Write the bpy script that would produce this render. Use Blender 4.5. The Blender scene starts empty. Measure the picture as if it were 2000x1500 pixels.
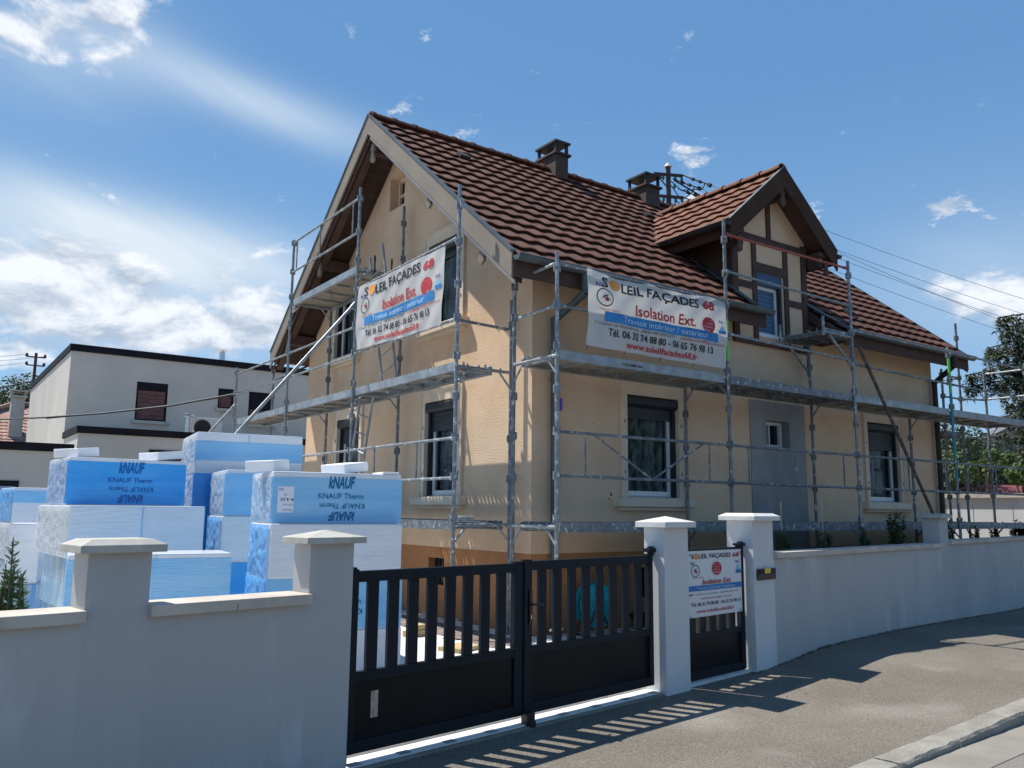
import bpy, bmesh, math, random
from math import sin, cos, pi, radians, atan2, asin, sqrt, hypot, exp
from mathutils import Matrix, Vector
random.seed(7)
C = bpy.context.scene.collection
SC = bpy.context.scene
# ------------------------------------------------------------------ camera
YAW, PIT, ROL, FPX, EYE = 0.952811, 0.150684, 0.0100384, 1630.11, 1.55
_f = Vector((cos(PIT)*cos(YAW), cos(PIT)*sin(YAW), sin(PIT)))
_r0 = Vector((sin(YAW), -cos(YAW), 0)); _u0 = _r0.cross(_f)
_r = _r0*cos(ROL) + _u0*sin(ROL); _u = -_r0*sin(ROL) + _u0*cos(ROL)
cam = bpy.data.cameras.new('camera'); cam_o = bpy.data.objects.new('camera', cam); C.objects.link(cam_o)
cam_o.matrix_world = Matrix(((_r.x, _u.x, -_f.x, 0), (_r.y, _u.y, -_f.y, 0), (_r.z, _u.z, -_f.z, EYE), (0, 0, 0, 1)))
cam.sensor_width = 36; cam.lens = 36*FPX/2000; cam.clip_start = 0.05; cam.clip_end = 3000
SC.camera = cam_o
# ------------------------------------------------------------------ light and sky
SUN = Vector((-0.295, 0.53, 1.0)).normalized()
SUN_EL = asin(SUN.z); SUN_ROT = atan2(SUN.x, SUN.y)
SUN_E, SKY_E, EXPO = 5.0, 0.11, 0.42
sun = bpy.data.lights.new('sun', 'SUN'); sun.energy = SUN_E; sun.angle = radians(0.5); sun.color = (1, .955, .89)
sun_o = bpy.data.objects.new('sun', sun); C.objects.link(sun_o); sun_o.location = (0, 0, 30)
sun_o.rotation_euler = SUN.to_track_quat('Z', 'Y').to_euler()
SC.view_settings.view_transform = 'Standard'; SC.view_settings.look = 'None'
SC.view_settings.exposure = EXPO; SC.view_settings.gamma = 1

class NT:
    """small node-tree helper: numbers or sockets go in, sockets come out"""
    def __init__(s, tree): s.t = tree; s.n = tree.nodes; s.l = tree.links
    def put(s, inp, v):
        if isinstance(v, bpy.types.NodeSocket): s.l.new(v, inp)
        elif v is not None: inp.default_value = v
    def new(s, typ, **k):
        n = s.n.new(typ)
        for a, b in k.items(): setattr(n, a, b)
        return n
    def m(s, op, a, b=None, c=None, clamp=False):
        n = s.new('ShaderNodeMath', operation=op, use_clamp=clamp)
        for i, v in enumerate((a, b, c)): s.put(n.inputs[i], v)
        return n.outputs[0]
    def sstep(s, x, lo, hi):
        n = s.new('ShaderNodeMapRange', interpolation_type='SMOOTHSTEP')
        s.put(n.inputs[0], x); s.put(n.inputs[1], lo); s.put(n.inputs[2], hi); return n.outputs[0]
    def mix(s, f, a, b):
        n = s.new('ShaderNodeMix', data_type='RGBA')
        s.put(n.inputs[0], f)
        for i, v in ((6, a), (7, b)):
            s.put(n.inputs[i], (*v, 1) if isinstance(v, tuple) and len(v) == 3 else v)
        return n.outputs[2]
    def noise(s, vec, scale, detail=4, rough=.55, dist=0, dim='3D'):
        n = s.new('ShaderNodeTexNoise', noise_dimensions=dim)
        if vec is not None: s.l.new(vec, n.inputs['Vector'])
        n.inputs['Scale'].default_value = scale; n.inputs['Detail'].default_value = detail
        n.inputs['Roughness'].default_value = rough; n.inputs['Distortion'].default_value = dist
        return n.outputs['Fac']
    def comb(s, x, y, z):
        n = s.new('ShaderNodeCombineXYZ')
        for i, v in enumerate((x, y, z)): s.put(n.inputs[i], v)
        return n.outputs[0]

def azel(u, v):
    d = _r*((u-1000)/FPX) - _u*((v-750)/FPX) + _f
    d.normalize(); return atan2(d.x, d.y), asin(d.z)

W = bpy.data.worlds.new('World'); SC.world = W; W.use_nodes = True
w = NT(W.node_tree); w.n.clear()
sky = w.new('ShaderNodeTexSky', sky_type='NISHITA'); sky.sun_disc = False
sky.sun_elevation = SUN_EL; sky.sun_rotation = SUN_ROT; sky.air_density = 1.0; sky.dust_density = .15; sky.ozone_density = 1.6
tc = w.new('ShaderNodeTexCoord'); sx = w.new('ShaderNodeSeparateXYZ'); w.l.new(tc.outputs['Generated'], sx.inputs[0])
AZ = w.m('ARCTAN2', sx.outputs[0], sx.outputs[1]); EL = w.m('ARCSINE', sx.outputs[2])
def blob(u1, v1, u2, v2, wid, amp=1.0, power=1.0):
    a1, e1 = azel(u1, v1); a2, e2 = azel(u2, v2)
    a0, e0 = (a1+a2)/2, (e1+e2)/2; L = hypot(a2-a1, e2-e1)/2; th = atan2(e2-e1, a2-a1); rw = wid/FPX
    da = w.m('SUBTRACT', AZ, a0); de = w.m('SUBTRACT', EL, e0)
    p = w.m('ADD', w.m('MULTIPLY', da, cos(th)/L), w.m('MULTIPLY', de, sin(th)/L))
    q = w.m('ADD', w.m('MULTIPLY', da, -sin(th)/rw), w.m('MULTIPLY', de, cos(th)/rw))
    r2 = w.m('ADD', w.m('MULTIPLY', p, p), w.m('MULTIPLY', q, q))
    return w.m('MULTIPLY', w.m('EXPONENT', w.m('MULTIPLY', w.m('POWER', r2, power), -1)), amp)
def total(bl):
    s = bl[0]
    for b in bl[1:]: s = w.m('ADD', s, b)
    return s
def ncl(de, sc, det=10): return w.m('SUBTRACT', w.noise(w.comb(AZ, w.m('MULTIPLY', w.m('ADD', EL, de), 2.0), 0.3), sc, det, .62, .3), .5)
big = total([blob(-250, 585, 640, 610, 92, .86), blob(-80, 470, 260, 520, 50, .60), blob(200, 645, 560, 655, 32, .5), blob(-120, 20, 170, 70, 80, .62), blob(120, 60, 300, 120, 55, .42), blob(150, -5, 320, 20, 40, .55),
             blob(1820, 590, 2150, 545, 55, .70), blob(1320, 390, 1400, 395, 26, .5), blob(-120, 700, 120, 690, 26, .5), blob(2300, 700, 2900, 680, 90, .6), blob(-900, 500, -300, 560, 120, .6)])
small = total([blob(275, 668, 350, 662, 17, 0.80), blob(1800, 410, 1930, 400, 26, 0.80), blob(1300, 305, 1400, 295, 30, 0.82), blob(750, 212, 830, 205, 22, 0.74), blob(870, 262, 935, 250, 20, 0.76), blob(1570, 410, 1605, 422, 18, 0.64), blob(810, 65, 855, 66, 16, 0.58), blob(180, 385, 250, 395, 14, 0.64), blob(380, 690, 470, 680, 22, 0.74)])
def dens(de): return w.m('MAXIMUM', w.sstep(w.m('ADD', w.m('MULTIPLY', ncl(de, 11), 2.3), big), .32, .76), w.sstep(w.m('ADD', w.m('MULTIPLY', ncl(de, 34), 2.6), small), .42, 1.0))
den, den2 = dens(0), dens(.021)
st = w.noise(w.comb(w.m('ADD', w.m('MULTIPLY', AZ, .8), w.m('MULTIPLY', EL, 1.0)), w.m('ADD', w.m('MULTIPLY', EL, 6), w.m('MULTIPLY', AZ, 2.6)), 0), 4, 5, .5)
cir = w.m('MULTIPLY', total([blob(200, 75, 760, 290, 42, .62), blob(-200, 330, 640, 545, 62, .95), blob(-200, 480, 600, 640, 110, .62), blob(-100, 60, 330, 120, 90, .36), blob(600, 650, 1000, 760, 120, .12), blob(1700, 560, 2200, 520, 110, .32)]), w.m('ADD', w.m('MULTIPLY', st, .9), .45), clamp=True)
haze_h = w.m('MULTIPLY', w.m('EXPONENT', w.m('MULTIPLY', w.m('MAXIMUM', EL, 0), -8)), .3)
skyc = w.new('ShaderNodeVectorMath', operation='SCALE'); w.l.new(sky.outputs[0], skyc.inputs[0]); skyc.inputs['Scale'].default_value = SKY_E
tn = w.new('ShaderNodeMix', data_type='RGBA', blend_type='MULTIPLY'); tn.inputs[0].default_value = 1; w.l.new(skyc.outputs[0], tn.inputs[6]); tn.inputs[7].default_value = (.97, 1.24, 1.30, 1)   # clear summer blue
rp_ = w.new('ShaderNodeValToRGB'); w.l.new(w.m('MULTIPLY', EL, 2/pi), rp_.inputs[0])   # even summer blue, paler towards the horizon
for k, (p_, c_) in enumerate(((0, (.30, .44, .62)), (.10, (.18, .325, .53)), (.30, (.098, .228, .445)), (1, (.055, .15, .335)))):
    e_ = rp_.color_ramp.elements[k] if k < 2 else rp_.color_ramp.elements.new(p_)
    e_.position = p_; e_.color = (*c_, 1)
base = w.mix(.85, tn.outputs[2], rp_.outputs[0])
c1 = w.mix(cir, base, (.56, .64, .71))
dn = w.m('SUBTRACT', w.m('MULTIPLY', ncl(.018, 11), 2.3), w.m('MULTIPLY', ncl(-.002, 11), 2.3))   # denser above than here: the grey underside
shade = w.m('MULTIPLY', w.sstep(dn, -.32, .42), 1.0)
ccol = w.mix(shade, (.74, .76, .80), (.35, .42, .52))
c2 = w.mix(w.m('MULTIPLY', den, .90), c1, ccol)
bg = w.new('ShaderNodeBackground'); w.l.new(c2, bg.inputs[0]); bg.inputs[1].default_value = 1.0
wo = w.new('ShaderNodeOutputWorld'); w.l.new(bg.outputs[0], wo.inputs[0])

# ------------------------------------------------------------------ materials
MATS = {}
def mat(name, c1, c2=None, scale=3, detail=5, rough=.7, bump=0, bscale=60, bdist=.004, metal=0, spec=.5, coat=0, stretch=None, contrast=(.35, .65), spots=None, trans=0, rand=None, alpha=None):
    M = bpy.data.materials.new(name); M.use_nodes = True; t = NT(M.node_tree)
    b = t.n['Principled BSDF']
    g = t.new('ShaderNodeNewGeometry'); pos = g.outputs['Position']
    tcn = t.new('ShaderNodeTexCoord'); vec = tcn.outputs['Object']
    if stretch:
        mp = t.new('ShaderNodeMapping'); t.l.new(vec, mp.inputs[0]); mp.inputs['Scale'].default_value = stretch; vec = mp.outputs[0]
    if c2:
        col = t.mix(t.sstep(t.noise(vec, scale, detail, .6), *contrast), c1, c2)
    else: col = t.mix(0.0, c1, c1)
    if rand:   # each loose piece its own tone
        col = t.mix(t.m('MULTIPLY', g.outputs['Random Per Island'], rand[1]), col, rand[0])
    if spots:  # (colour, scale, lo, hi)
        for sp in spots:
            col = t.mix(t.sstep(t.noise(vec, sp[1], 3, .6), sp[2], sp[3]), col, sp[0])
    t.l.new(col, b.inputs['Base Color'])
    b.inputs['Roughness'].default_value = rough; b.inputs['Metallic'].default_value = metal
    b.inputs['Specular IOR Level'].default_value = spec
    if coat: b.inputs['Coat Weight'].default_value = coat; b.inputs['Coat Roughness'].default_value = .12
    if bump:
        bn = t.new('ShaderNodeBump'); bn.inputs['Strength'].default_value = bump; bn.inputs['Distance'].default_value = bdist
        t.l.new(t.noise(vec, bscale, 3, .6), bn.inputs['Height']); t.l.new(bn.outputs[0], b.inputs['Normal'])
    if trans:
        tr = t.new('ShaderNodeBsdfTranslucent'); t.l.new(col, tr.inputs[0])
        ms = t.new('ShaderNodeMixShader'); ms.inputs[0].default_value = trans
        t.l.new(b.outputs[0], ms.inputs[1]); t.l.new(tr.outputs[0], ms.inputs[2])
        t.l.new(ms.outputs[0], t.n['Material Output'].inputs[0])
    if alpha is not None: b.inputs['Alpha'].default_value = alpha
    MATS[name] = M; return M

mat('stucco', (.675, .475, .315), (.745, .54, .365), 1.4, 6, .92, .9, 45, .012, spec=.2, spots=[((.56, .41, .27), .8, .58, .85), ((.50, .36, .24), 6, .70, .86)])
mat('plinth_paint', (.40, .185, .085), (.47, .23, .105), 1.8, 5, .9, .5, 45, .008, spec=.2)
mat('grey_render', (.24, .25, .25), (.36, .355, .34), 1.1, 6, .95, .35, 25, .006, stretch=(1, 1, .35), spec=.2)
mat('cream_stone', (.66, .545, .41), (.73, .615, .475), 2.5, 5, .85, .25, 60, .003, spec=.25)
mat('white_paint', (.42, .418, .412), (.47, .468, .462), .9, 6, .9, .5, 70, .004, stretch=(1, 1, .3), spec=.2, spots=[((.54, .54, .54), 3.5, .58, .80), ((.36, .36, .36), 2.2, .58, .85), ((.29, .285, .275), 17, .68, .80), ((.27, .265, .255), 6, .66, .84)])
mat('white_pillar', (.58, .58, .58), (.65, .65, .645), .9, 6, .9, .35, 70, .004, stretch=(1, 1, .3), spec=.2)
mat('cap_white', (.60, .59, .56), (.68, .67, .64), 5, 5, .85, .25, 90, .002, spec=.25)
mat('cap_concrete', (.40, .385, .335), (.49, .47, .42), 5, 5, .85, .25, 90, .002, spec=.25)
mat('coping_concrete', (.46, .40, .34), (.56, .50, .43), 4, 6, .9, .3, 80, .003, spec=.2)
mat('tile', (.105, .046, .032), (.155, .07, .048), 2.2, 6, .85, .3, 60, .004, spec=.25, spots=[((.055, .036, .03), 1.1, .55, .75), ((.19, .105, .075), 9, .64, .82), ((.17, .15, .10), 4.5, .68, .80)])
mat('dormer_tile', (.165, .075, .048), (.215, .10, .064), 2.2, 6, .85, .3, 60, .004, spec=.25, spots=[((.11, .055, .038), 1.3, .58, .8), ((.28, .16, .11), 9, .66, .82)])
mat('taupe_board', (.20, .165, .127), (.235, .195, .152), 2, 4, .7, .1, 30, .002)
mat('trim_pale', (.55, .47, .41), (.60, .52, .46), 2, 4, .6)
mat('soffit_wood', (.032, .015, .011), (.05, .024, .017), 3, 5, .75, .2, 20, .003, stretch=(6, 1, 1))
mat('dark_timber', (.062, .032, .024), (.085, .046, .034), 4, 5, .8, .3, 40, .003)
mat('dark_board', (.060, .036, .026), (.078, .047, .034), 2, 4, .85, .1, 30, .002, spec=.08)
mat('zinc', (.07, .09, .098), (.11, .135, .145), 2.5, 5, .55, .1, 20, .002, metal=.3)
mat('chimney_render', (.062, .045, .037), (.085, .062, .05), 3, 5, .9, .4, 40, .005)
mat('dark_metal', (.025, .025, .027), (.04, .04, .04), 3, 4, .6, metal=.3)
mat('steel', (.19, .22, .24), (.29, .31, .33), 7, 5, .52, .15, 60, .001, metal=.45, spots=[((.55, .55, .53), 15, .56, .64), ((.12, .10, .09), 9, .66, .80)])
mat('dull_steel', (.13, .15, .165), (.22, .235, .25), 6, 5, .6, .15, 60, .001, metal=.35, spots=[((.50, .50, .48), 16, .575, .66), ((.11, .085, .07), 8, .64, .78)])
mat('green_paint', (.13, .52, .08), (.17, .58, .11), 6, 4, .5)
mat('blue_paint', (.03, .22, .34), (.05, .29, .42), 6, 4, .5, spots=[((.4, .42, .44), 12, .6, .72)])
mat('red_paint', (.32, .06, .04), (.38, .09, .06), 7, 4, .6, spots=[((.45, .40, .38), 14, .62, .75)])
mat('rust_tube', (.075, .05, .042), (.12, .08, .065), 6, 5, .75, .3, 50, .002)
mat('ply', (.22, .185, .14), (.30, .26, .20), 3, 5, .85, .2, 30, .002, stretch=(1, 6, 1))
mat('alu_deck', (.26, .28, .29), (.38, .40, .41), 5, 5, .5, .1, 40, .001, metal=.5, spots=[((.56, .56, .54), 10, .62, .75)])
mat('anthracite', (.008, .012, .019), (.011, .016, .024), 3, 4, .45, .05, 200, .0005, spec=.18)
mat('gloss_panel', (.005, .0065, .010), (.007, .009, .013), 3, 4, .3, spec=.14)
mat('black_plastic', (.012, .012, .013), None, rough=.45)
mat('pvc_white', (.72, .73, .74), None, rough=.35)
mat('pvc_grey', (.40, .41, .43), None, rough=.4)
mat('shutter_dark', (.016, .019, .026), None, rough=.45)
mat('shutter_slat', (.03, .034, .042), None, rough=.5)
mat('shutter_blue', (.02, .07, .15), None, rough=.4)
mat('blue_blind', (.28, .38, .60), (.33, .44, .68), 3, rough=.5)
mat('curtain', (.70, .71, .70), (.20, .21, .21), 9, 5, .9, stretch=(1, 1, .25))
mat('curtain_reflection', (.10, .16, .09), (.72, .74, .70), 10, 6, .9, stretch=(1, 1, .4), spots=[((.28, .12, .26), 9, .68, .76)])  # curtain with mirrored foliage and flowers painted into its colours
mat('red_brown_blind', (.12, .055, .05), (.17, .08, .07), 5, rough=.8)
mat('eps', (.86, .87, .88), (.90, .905, .91), 9, 5, .75, .15, 120, .002, spec=.3, spots=[((.55, .55, .55), 33, .78, .82)], trans=.12)
mat('eps_wrapped', (.80, .82, .85), (.87, .88, .90), 3, 6, .30, .9, 14, .010, spec=.5, coat=.5, stretch=(.35, .6, 3), spots=[((.5, .5, .5), 26, .80, .84)], trans=.10)
mat('film_pale', (.25, .60, .93), (.36, .68, .95), 2.4, 6, .26, .8, 10, .010, coat=.5, stretch=(.5, .6, 3), trans=.15)
mat('film_backlit', (.035, .40, .93), (.075, .48, .95), 2.0, 6, .26, .7, 10, .010, coat=.5, stretch=(.5, .6, 3), trans=.2)  # same film blue made deeper: glow of light from behind put into the colour
mat('film_streak', (.06, .28, .62), (.42, .52, .58), 5, 5, .25, .5, 9, .01, coat=.4, stretch=(4, 4, .25), spots=[((.22, .36, .34), 4, .5, .6)])
mat('film_print', (.0, .16, .33), None, rough=.35)
mat('film_print_deep', (.0, .13, .42), None, rough=.35)
mat('sticker', (.78, .80, .86), None, rough=.4)
mat('ink_black', (.012, .012, .014), None, rough=.6)
mat('ink_grey', (.09, .09, .10), None, rough=.6)
mat('ink_red', (.46, .02, .025), None, rough=.6)
mat('ink_orange', (.80, .22, .02), (.88, .36, .05), 6, rough=.6)
mat('ink_blue', (.015, .16, .42), (.03, .24, .55), 3, rough=.6)
mat('ink_pale', (.50, .66, .80), None, rough=.6)
mat('ink_violet', (.06, .04, .30), None, rough=.6)
mat('ink_sky', (.22, .48, .72), None, rough=.6)
mat('banner_cloth', (.60, .59, .57), (.67, .66, .64), 1.6, 5, .6, .15, 12, .004, trans=.3)
mat('sign_white', (.66, .67, .68), None, rough=.35)
mat('asphalt_walk', (.138, .121, .098), (.187, .165, .135), .55, 6, .95, .6, 130, .004, contrast=(.3, .7), spots=[((.25, .228, .195), .7, .52, .72), ((.09, .082, .072), .45, .60, .82), ((.33, .30, .25), 100, .56, .65), ((.045, .041, .036), 110, .56, .65)], spec=.2)
mat('asphalt_road', (.17, .16, .145), (.22, .205, .185), .7, 6, .95, .6, 130, .004, spots=[((.42, .39, .35), 95, .62, .72), ((.07, .065, .06), 110, .64, .74)], spec=.2)
mat('granite', (.22, .205, .175), (.31, .29, .25), 3, 6, .9, .9, 40, .01, spots=[((.16, .155, .15), 85, .60, .68), ((.50, .48, .44), 70, .64, .72)], spec=.2)
mat('gutter_concrete', (.21, .195, .165), (.27, .25, .215), 1.5, 6, .92, .5, 80, .004, spots=[((.22, .21, .19), 40, .68, .76)], spec=.2)
mat('white_slab', (.62, .61, .59), (.74, .73, .71), 1.0, 6, .85, .3, 60, .003, spots=[((.48, .46, .43), 2.2, .58, .72)], spec=.25)
mat('paver', (.13, .10, .09), (.20, .155, .135), 5, 5, .9, .4, 60, .004, rand=((.30, .25, .22), .6))
mat('soil', (.10, .075, .05), (.15, .115, .08), 4, 6, .95, .6, 40, .01)
mat('yard_gravel', (.26, .24, .21), (.36, .34, .30), 2, 6, .95, .6, 60, .01)
mat('plywood', (.46, .33, .15), (.55, .41, .21), 3, 6, .8, .2, 40, .002, stretch=(1, 5, 1))
mat('modern_render', (.49, .465, .42), (.55, .52, .47), .6, 5, .93, .2, 40, .004, spec=.2)
mat('parapet', (.010, .010, .013), (.015, .015, .019), 2, rough=.6, spec=.12)
mat('garage_door', (.075, .055, .045), (.095, .07, .058), 2, rough=.7)
mat('old_tile', (.34, .19, .145), (.43, .26, .20), 1.5, 6, .9, .3, 30, .006, spots=[((.20, .12, .10), 1.4, .58, .75)])
mat('concrete', (.40, .38, .34), (.48, .46, .42), 3, 5, .9, .3, 50, .003)
mat('chrome', (.60, .60, .60), None, rough=.25, metal=.9)
mat('ac_white', (.62, .62, .60), None, rough=.4)
mat('rust_pole', (.045, .026, .023), (.07, .04, .034), 4, rough=.8)
mat('insulator', (.02, .14, .10), None, rough=.2)
mat('cable_black', (.012, .012, .013), None, rough=.5)
mat('wire_grey', (.16, .19, .24), None, rough=.6)
mat('turquoise', (.0, .22, .29), (.0, .27, .35), 4, rough=.4)
mat('plastic_red', (.60, .03, .02), None, rough=.4)
mat('plastic_green', (.30, .55, .05), None, rough=.4)
mat('hose_green', (.02, .10, .05), None, rough=.5)
mat('yellow_paper', (.75, .55, .05), None, rough=.6)
mat('foil', (.42, .43, .42), (.25, .26, .26), 30, rough=.35, metal=.7, bump=.6, bscale=60)
mat('solar', (.012, .016, .04), None, rough=.15)
mat('slate', (.10, .10, .115), (.15, .15, .17), 3, rough=.7, bump=.3, bscale=20)
mat('barn_red', (.15, .035, .035), (.19, .05, .045), 3, rough=.8)
mat('bamboo', (.48, .38, .20), (.56, .46, .27), 8, rough=.7)
mat('bark', (.08, .055, .04), (.12, .09, .065), 6, rough=.9, bump=.6, bscale=30, bdist=.01)
mat('leaf_dark', (.018, .036, .012), (.038, .066, .022), .6, 4, .6, rand=((.07, .10, .03), .5), trans=.2)
mat('leaf_bright', (.045, .085, .018), (.08, .13, .03), .8, 4, .6, rand=((.13, .18, .045), .6), trans=.3)
mat('needle', (.018, .036, .016), (.035, .055, .022), .9, 4, .65, rand=((.075, .085, .035), .5), trans=.15)
mat('leaf_young', (.03, .07, .02), (.05, .10, .03), 3, 4, .6, rand=((.08, .13, .04), .5), trans=.3)
mat('grass', (.06, .10, .02), (.10, .14, .035), 2, 4, .8, rand=((.16, .18, .07), .6), trans=.2)

def glass_mat(name, tint, trn):
    M = bpy.data.materials.new(name); M.use_nodes = True; t = NT(M.node_tree); b = t.n['Principled BSDF']
    b.inputs['Base Color'].default_value = (*tint, 1); b.inputs['Roughness'].default_value = .04; b.inputs['Specular IOR Level'].default_value = .6
    tr = t.new('ShaderNodeBsdfTransparent'); tr.inputs[0].default_value = (.85, .9, .92, 1)
    ms = t.new('ShaderNodeMixShader'); ms.inputs[0].default_value = trn
    t.l.new(b.outputs[0], ms.inputs[1]); t.l.new(tr.outputs[0], ms.inputs[2]); t.l.new(ms.outputs[0], t.n['Material Output'].inputs[0]); MATS[name] = M
glass_mat('glass', (.012, .016, .02), .74)
glass_mat('dark_glass', (.010, .013, .018), .05)
glass_mat('clear_glass', (.012, .016, .02), .86)
def wrap_mat(name, tint, trn):
    M = bpy.data.materials.new(name); M.use_nodes = True; t = NT(M.node_tree); b = t.n['Principled BSDF']
    b.inputs['Base Color'].default_value = (*tint, 1); b.inputs['Roughness'].default_value = .22; b.inputs['Specular IOR Level'].default_value = .8
    tr = t.new('ShaderNodeBsdfTransparent'); tr.inputs[0].default_value = (.93, .96, .98, 1)
    tcn = t.new('ShaderNodeTexCoord'); mp = t.new('ShaderNodeMapping'); t.l.new(tcn.outputs['Object'], mp.inputs[0]); mp.inputs['Scale'].default_value = (1, 1, 1); mp.inputs['Rotation'].default_value = (.5, 0, 0)
    n_ = t.noise(mp.outputs[0], 9, 7, .7, 2.5); f = t.sstep(n_, .42, .60)
    bn = t.new('ShaderNodeBump'); bn.inputs['Strength'].default_value = .8; bn.inputs['Distance'].default_value = .02; t.l.new(n_, bn.inputs['Height']); t.l.new(bn.outputs[0], b.inputs['Normal'])
    ms = t.new('ShaderNodeMixShader'); t.l.new(t.m('SUBTRACT', trn, t.m('MULTIPLY', f, .36)), ms.inputs[0])
    t.l.new(b.outputs[0], ms.inputs[1]); t.l.new(tr.outputs[0], ms.inputs[2]); t.l.new(ms.outputs[0], t.n['Material Output'].inputs[0]); MATS[name] = M
wrap_mat('wrap_clear', (.66, .69, .72), .68)
wrap_mat('wrap_blue', (.16, .48, .90), .50)

# ------------------------------------------------------------------ mesh builder
ROOT = {}          # object -> matrix of its top-level thing
class MB:
    def __init__(s, M=None): s.v = []; s.f = []; s.mi = []; s.mats = []; s.M = M or Matrix()
    def _m(s, name):
        if name not in s.mats: s.mats.append(name)
        return s.mats.index(name)
    def add(s, vs, fs, m, M=None):
        b = len(s.v); MM = s.M @ M if M else s.M
        s.v += [MM @ Vector(p) for p in vs]; k = s._m(m)
        for f in fs: s.f.append([b+i for i in f]); s.mi.append(k)
        return s
    def box(s, x0, x1, y0, y1, z0, z1, m, M=None, faces='all'):
        vs = [(x, y, z) for z in (z0, z1) for y in (y0, y1) for x in (x0, x1)]
        F = {'b': (0, 2, 3, 1), 't': (4, 5, 7, 6), 's': (0, 1, 5, 4), 'n': (2, 6, 7, 3), 'w': (0, 4, 6, 2), 'e': (1, 3, 7, 5)}
        return s.add(vs, [F[k] for k in (F if faces == 'all' else faces)], m, M)
    def tube(s, p, q, r, m, n=8, r2=None, cap=True, M=None):
        p, q = Vector(p), Vector(q); d = (q-p)
        if d.length < 1e-6: return s
        d.normalize(); a = d.orthogonal().normalized(); b = d.cross(a); r2 = r if r2 is None else r2
        vs = [p + (a*cos(2*pi*i/n) + b*sin(2*pi*i/n))*r for i in range(n)] + [q + (a*cos(2*pi*i/n) + b*sin(2*pi*i/n))*r2 for i in range(n)]
        fs = [(i, (i+1) % n, n+(i+1) % n, n+i) for i in range(n)]
        if cap: fs += [tuple(reversed(range(n))), tuple(range(n, 2*n))]
        return s.add(vs, fs, m, M)
    def path(s, pts, r, m, n=6):
        for a, b in zip(pts, pts[1:]): s.tube(a, b, r, m, n)
        return s
    def poly(s, pts, m, M=None): return s.add(pts, [tuple(range(len(pts)))], m, M)
    def prism(s, pts, ext, m, M=None):
        n = len(pts); e = Vector(ext); a = [Vector(p) for p in pts]
        return s.add(a + [p+e for p in a], [tuple(reversed(range(n))), tuple(range(n, 2*n))] + [(i, (i+1) % n, n+(i+1) % n, n+i) for i in range(n)], m, M)
    def grid(s, nu, nv, fn, m, keep=None, M=None):
        vs = [fn(i, j) for j in range(nv+1) for i in range(nu+1)]
        fs = [(j*(nu+1)+i, j*(nu+1)+i+1, (j+1)*(nu+1)+i+1, (j+1)*(nu+1)+i) for j in range(nv) for i in range(nu) if keep is None or keep(i, j)]
        return s.add(vs, fs, m, M)
    def build(s, name, parent=None, loc=None, smooth=False, bevel=0, label=None, weld=False):
        if parent is not None: R = ROOT[parent]
        else: R = Matrix.Translation(loc) if loc is not None and not isinstance(loc, Matrix) else (loc or Matrix())
        inv = R.inverted(); me = bpy.data.meshes.new(name)
        me.from_pydata([tuple(inv @ p) for p in s.v], [], s.f)
        for n in s.mats: me.materials.append(MATS[n])
        me.polygons.foreach_set('material_index', s.mi)
        bm = bmesh.new(); bm.from_mesh(me)
        if weld: bmesh.ops.remove_doubles(bm, verts=bm.verts, dist=1e-4)
        bmesh.ops.recalc_face_normals(bm, faces=bm.faces); bm.to_mesh(me); bm.free()
        if smooth: me.polygons.foreach_set('use_smooth', [True]*len(me.polygons))
        o = bpy.data.objects.new(name, me); C.objects.link(o)
        if parent is not None: o.parent = parent
        else: o.matrix_world = R
        ROOT[o] = R
        if bevel:
            b = o.modifiers.new('bevel', 'BEVEL'); b.width = bevel; b.segments = 2; b.limit_method = 'ANGLE'; b.angle_limit = radians(40)
        if label: o['label'] = label
        return o
def tag(o, label, cat, group=None, kind=None):
    if label: o['label'] = label
    if cat: o['category'] = cat
    if group: o['group'] = group
    if kind: o['kind'] = kind
    return o
def thing(name, label, cat, loc=(0, 0, 0), rz=0, group=None):
    o = bpy.data.objects.new(name, None); C.objects.link(o); o.empty_display_size = .2
    R = Matrix.Translation(loc) @ Matrix.Rotation(rz, 4, 'Z'); o.matrix_world = R; ROOT[o] = R
    return tag(o, label, cat, group)
def setting(mb, name, **k):
    o = mb.build(name, **k); o['kind'] = 'structure'; return o

def text_mesh(body, x0, x1, y0, y1, shear=0, bold=0):
    """flat lettering as triangles, fitted to a rectangle"""
    cu = bpy.data.curves.new('t', 'FONT'); cu.body = body; cu.shear = shear; cu.offset = bold; cu.resolution_u = 2
    ob = bpy.data.objects.new('t', cu); C.objects.link(ob)
    dg = bpy.context.evaluated_depsgraph_get(); me = bpy.data.meshes.new_from_object(ob.evaluated_get(dg))
    vs = [v.co.copy() for v in me.vertices]; fs = [tuple(p.vertices) for p in me.polygons]
    bpy.data.objects.remove(ob); bpy.data.curves.remove(cu); bpy.data.meshes.remove(me)
    if not vs: return [], []
    ax, bx = min(v.x for v in vs), max(v.x for v in vs); ay, by = min(v.y for v in vs), max(v.y for v in vs)
    sxx, syy = (x1-x0)/(bx-ax), (y1-y0)/(by-ay)
    return [(x0+(v.x-ax)*sxx, y0+(v.y-ay)*syy) for v in vs], fs
def put_text(mb, body, x0, x1, y0, y1, m, fn, shear=0, bold=0, flip=False):
    vs, fs = text_mesh(body, x0, x1, y0, y1, shear, bold)
    if flip: vs = [(x0+x1-a, y0+y1-b) for a, b in vs]
    mb.add([fn(a, b) for a, b in vs], fs, m)
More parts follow.
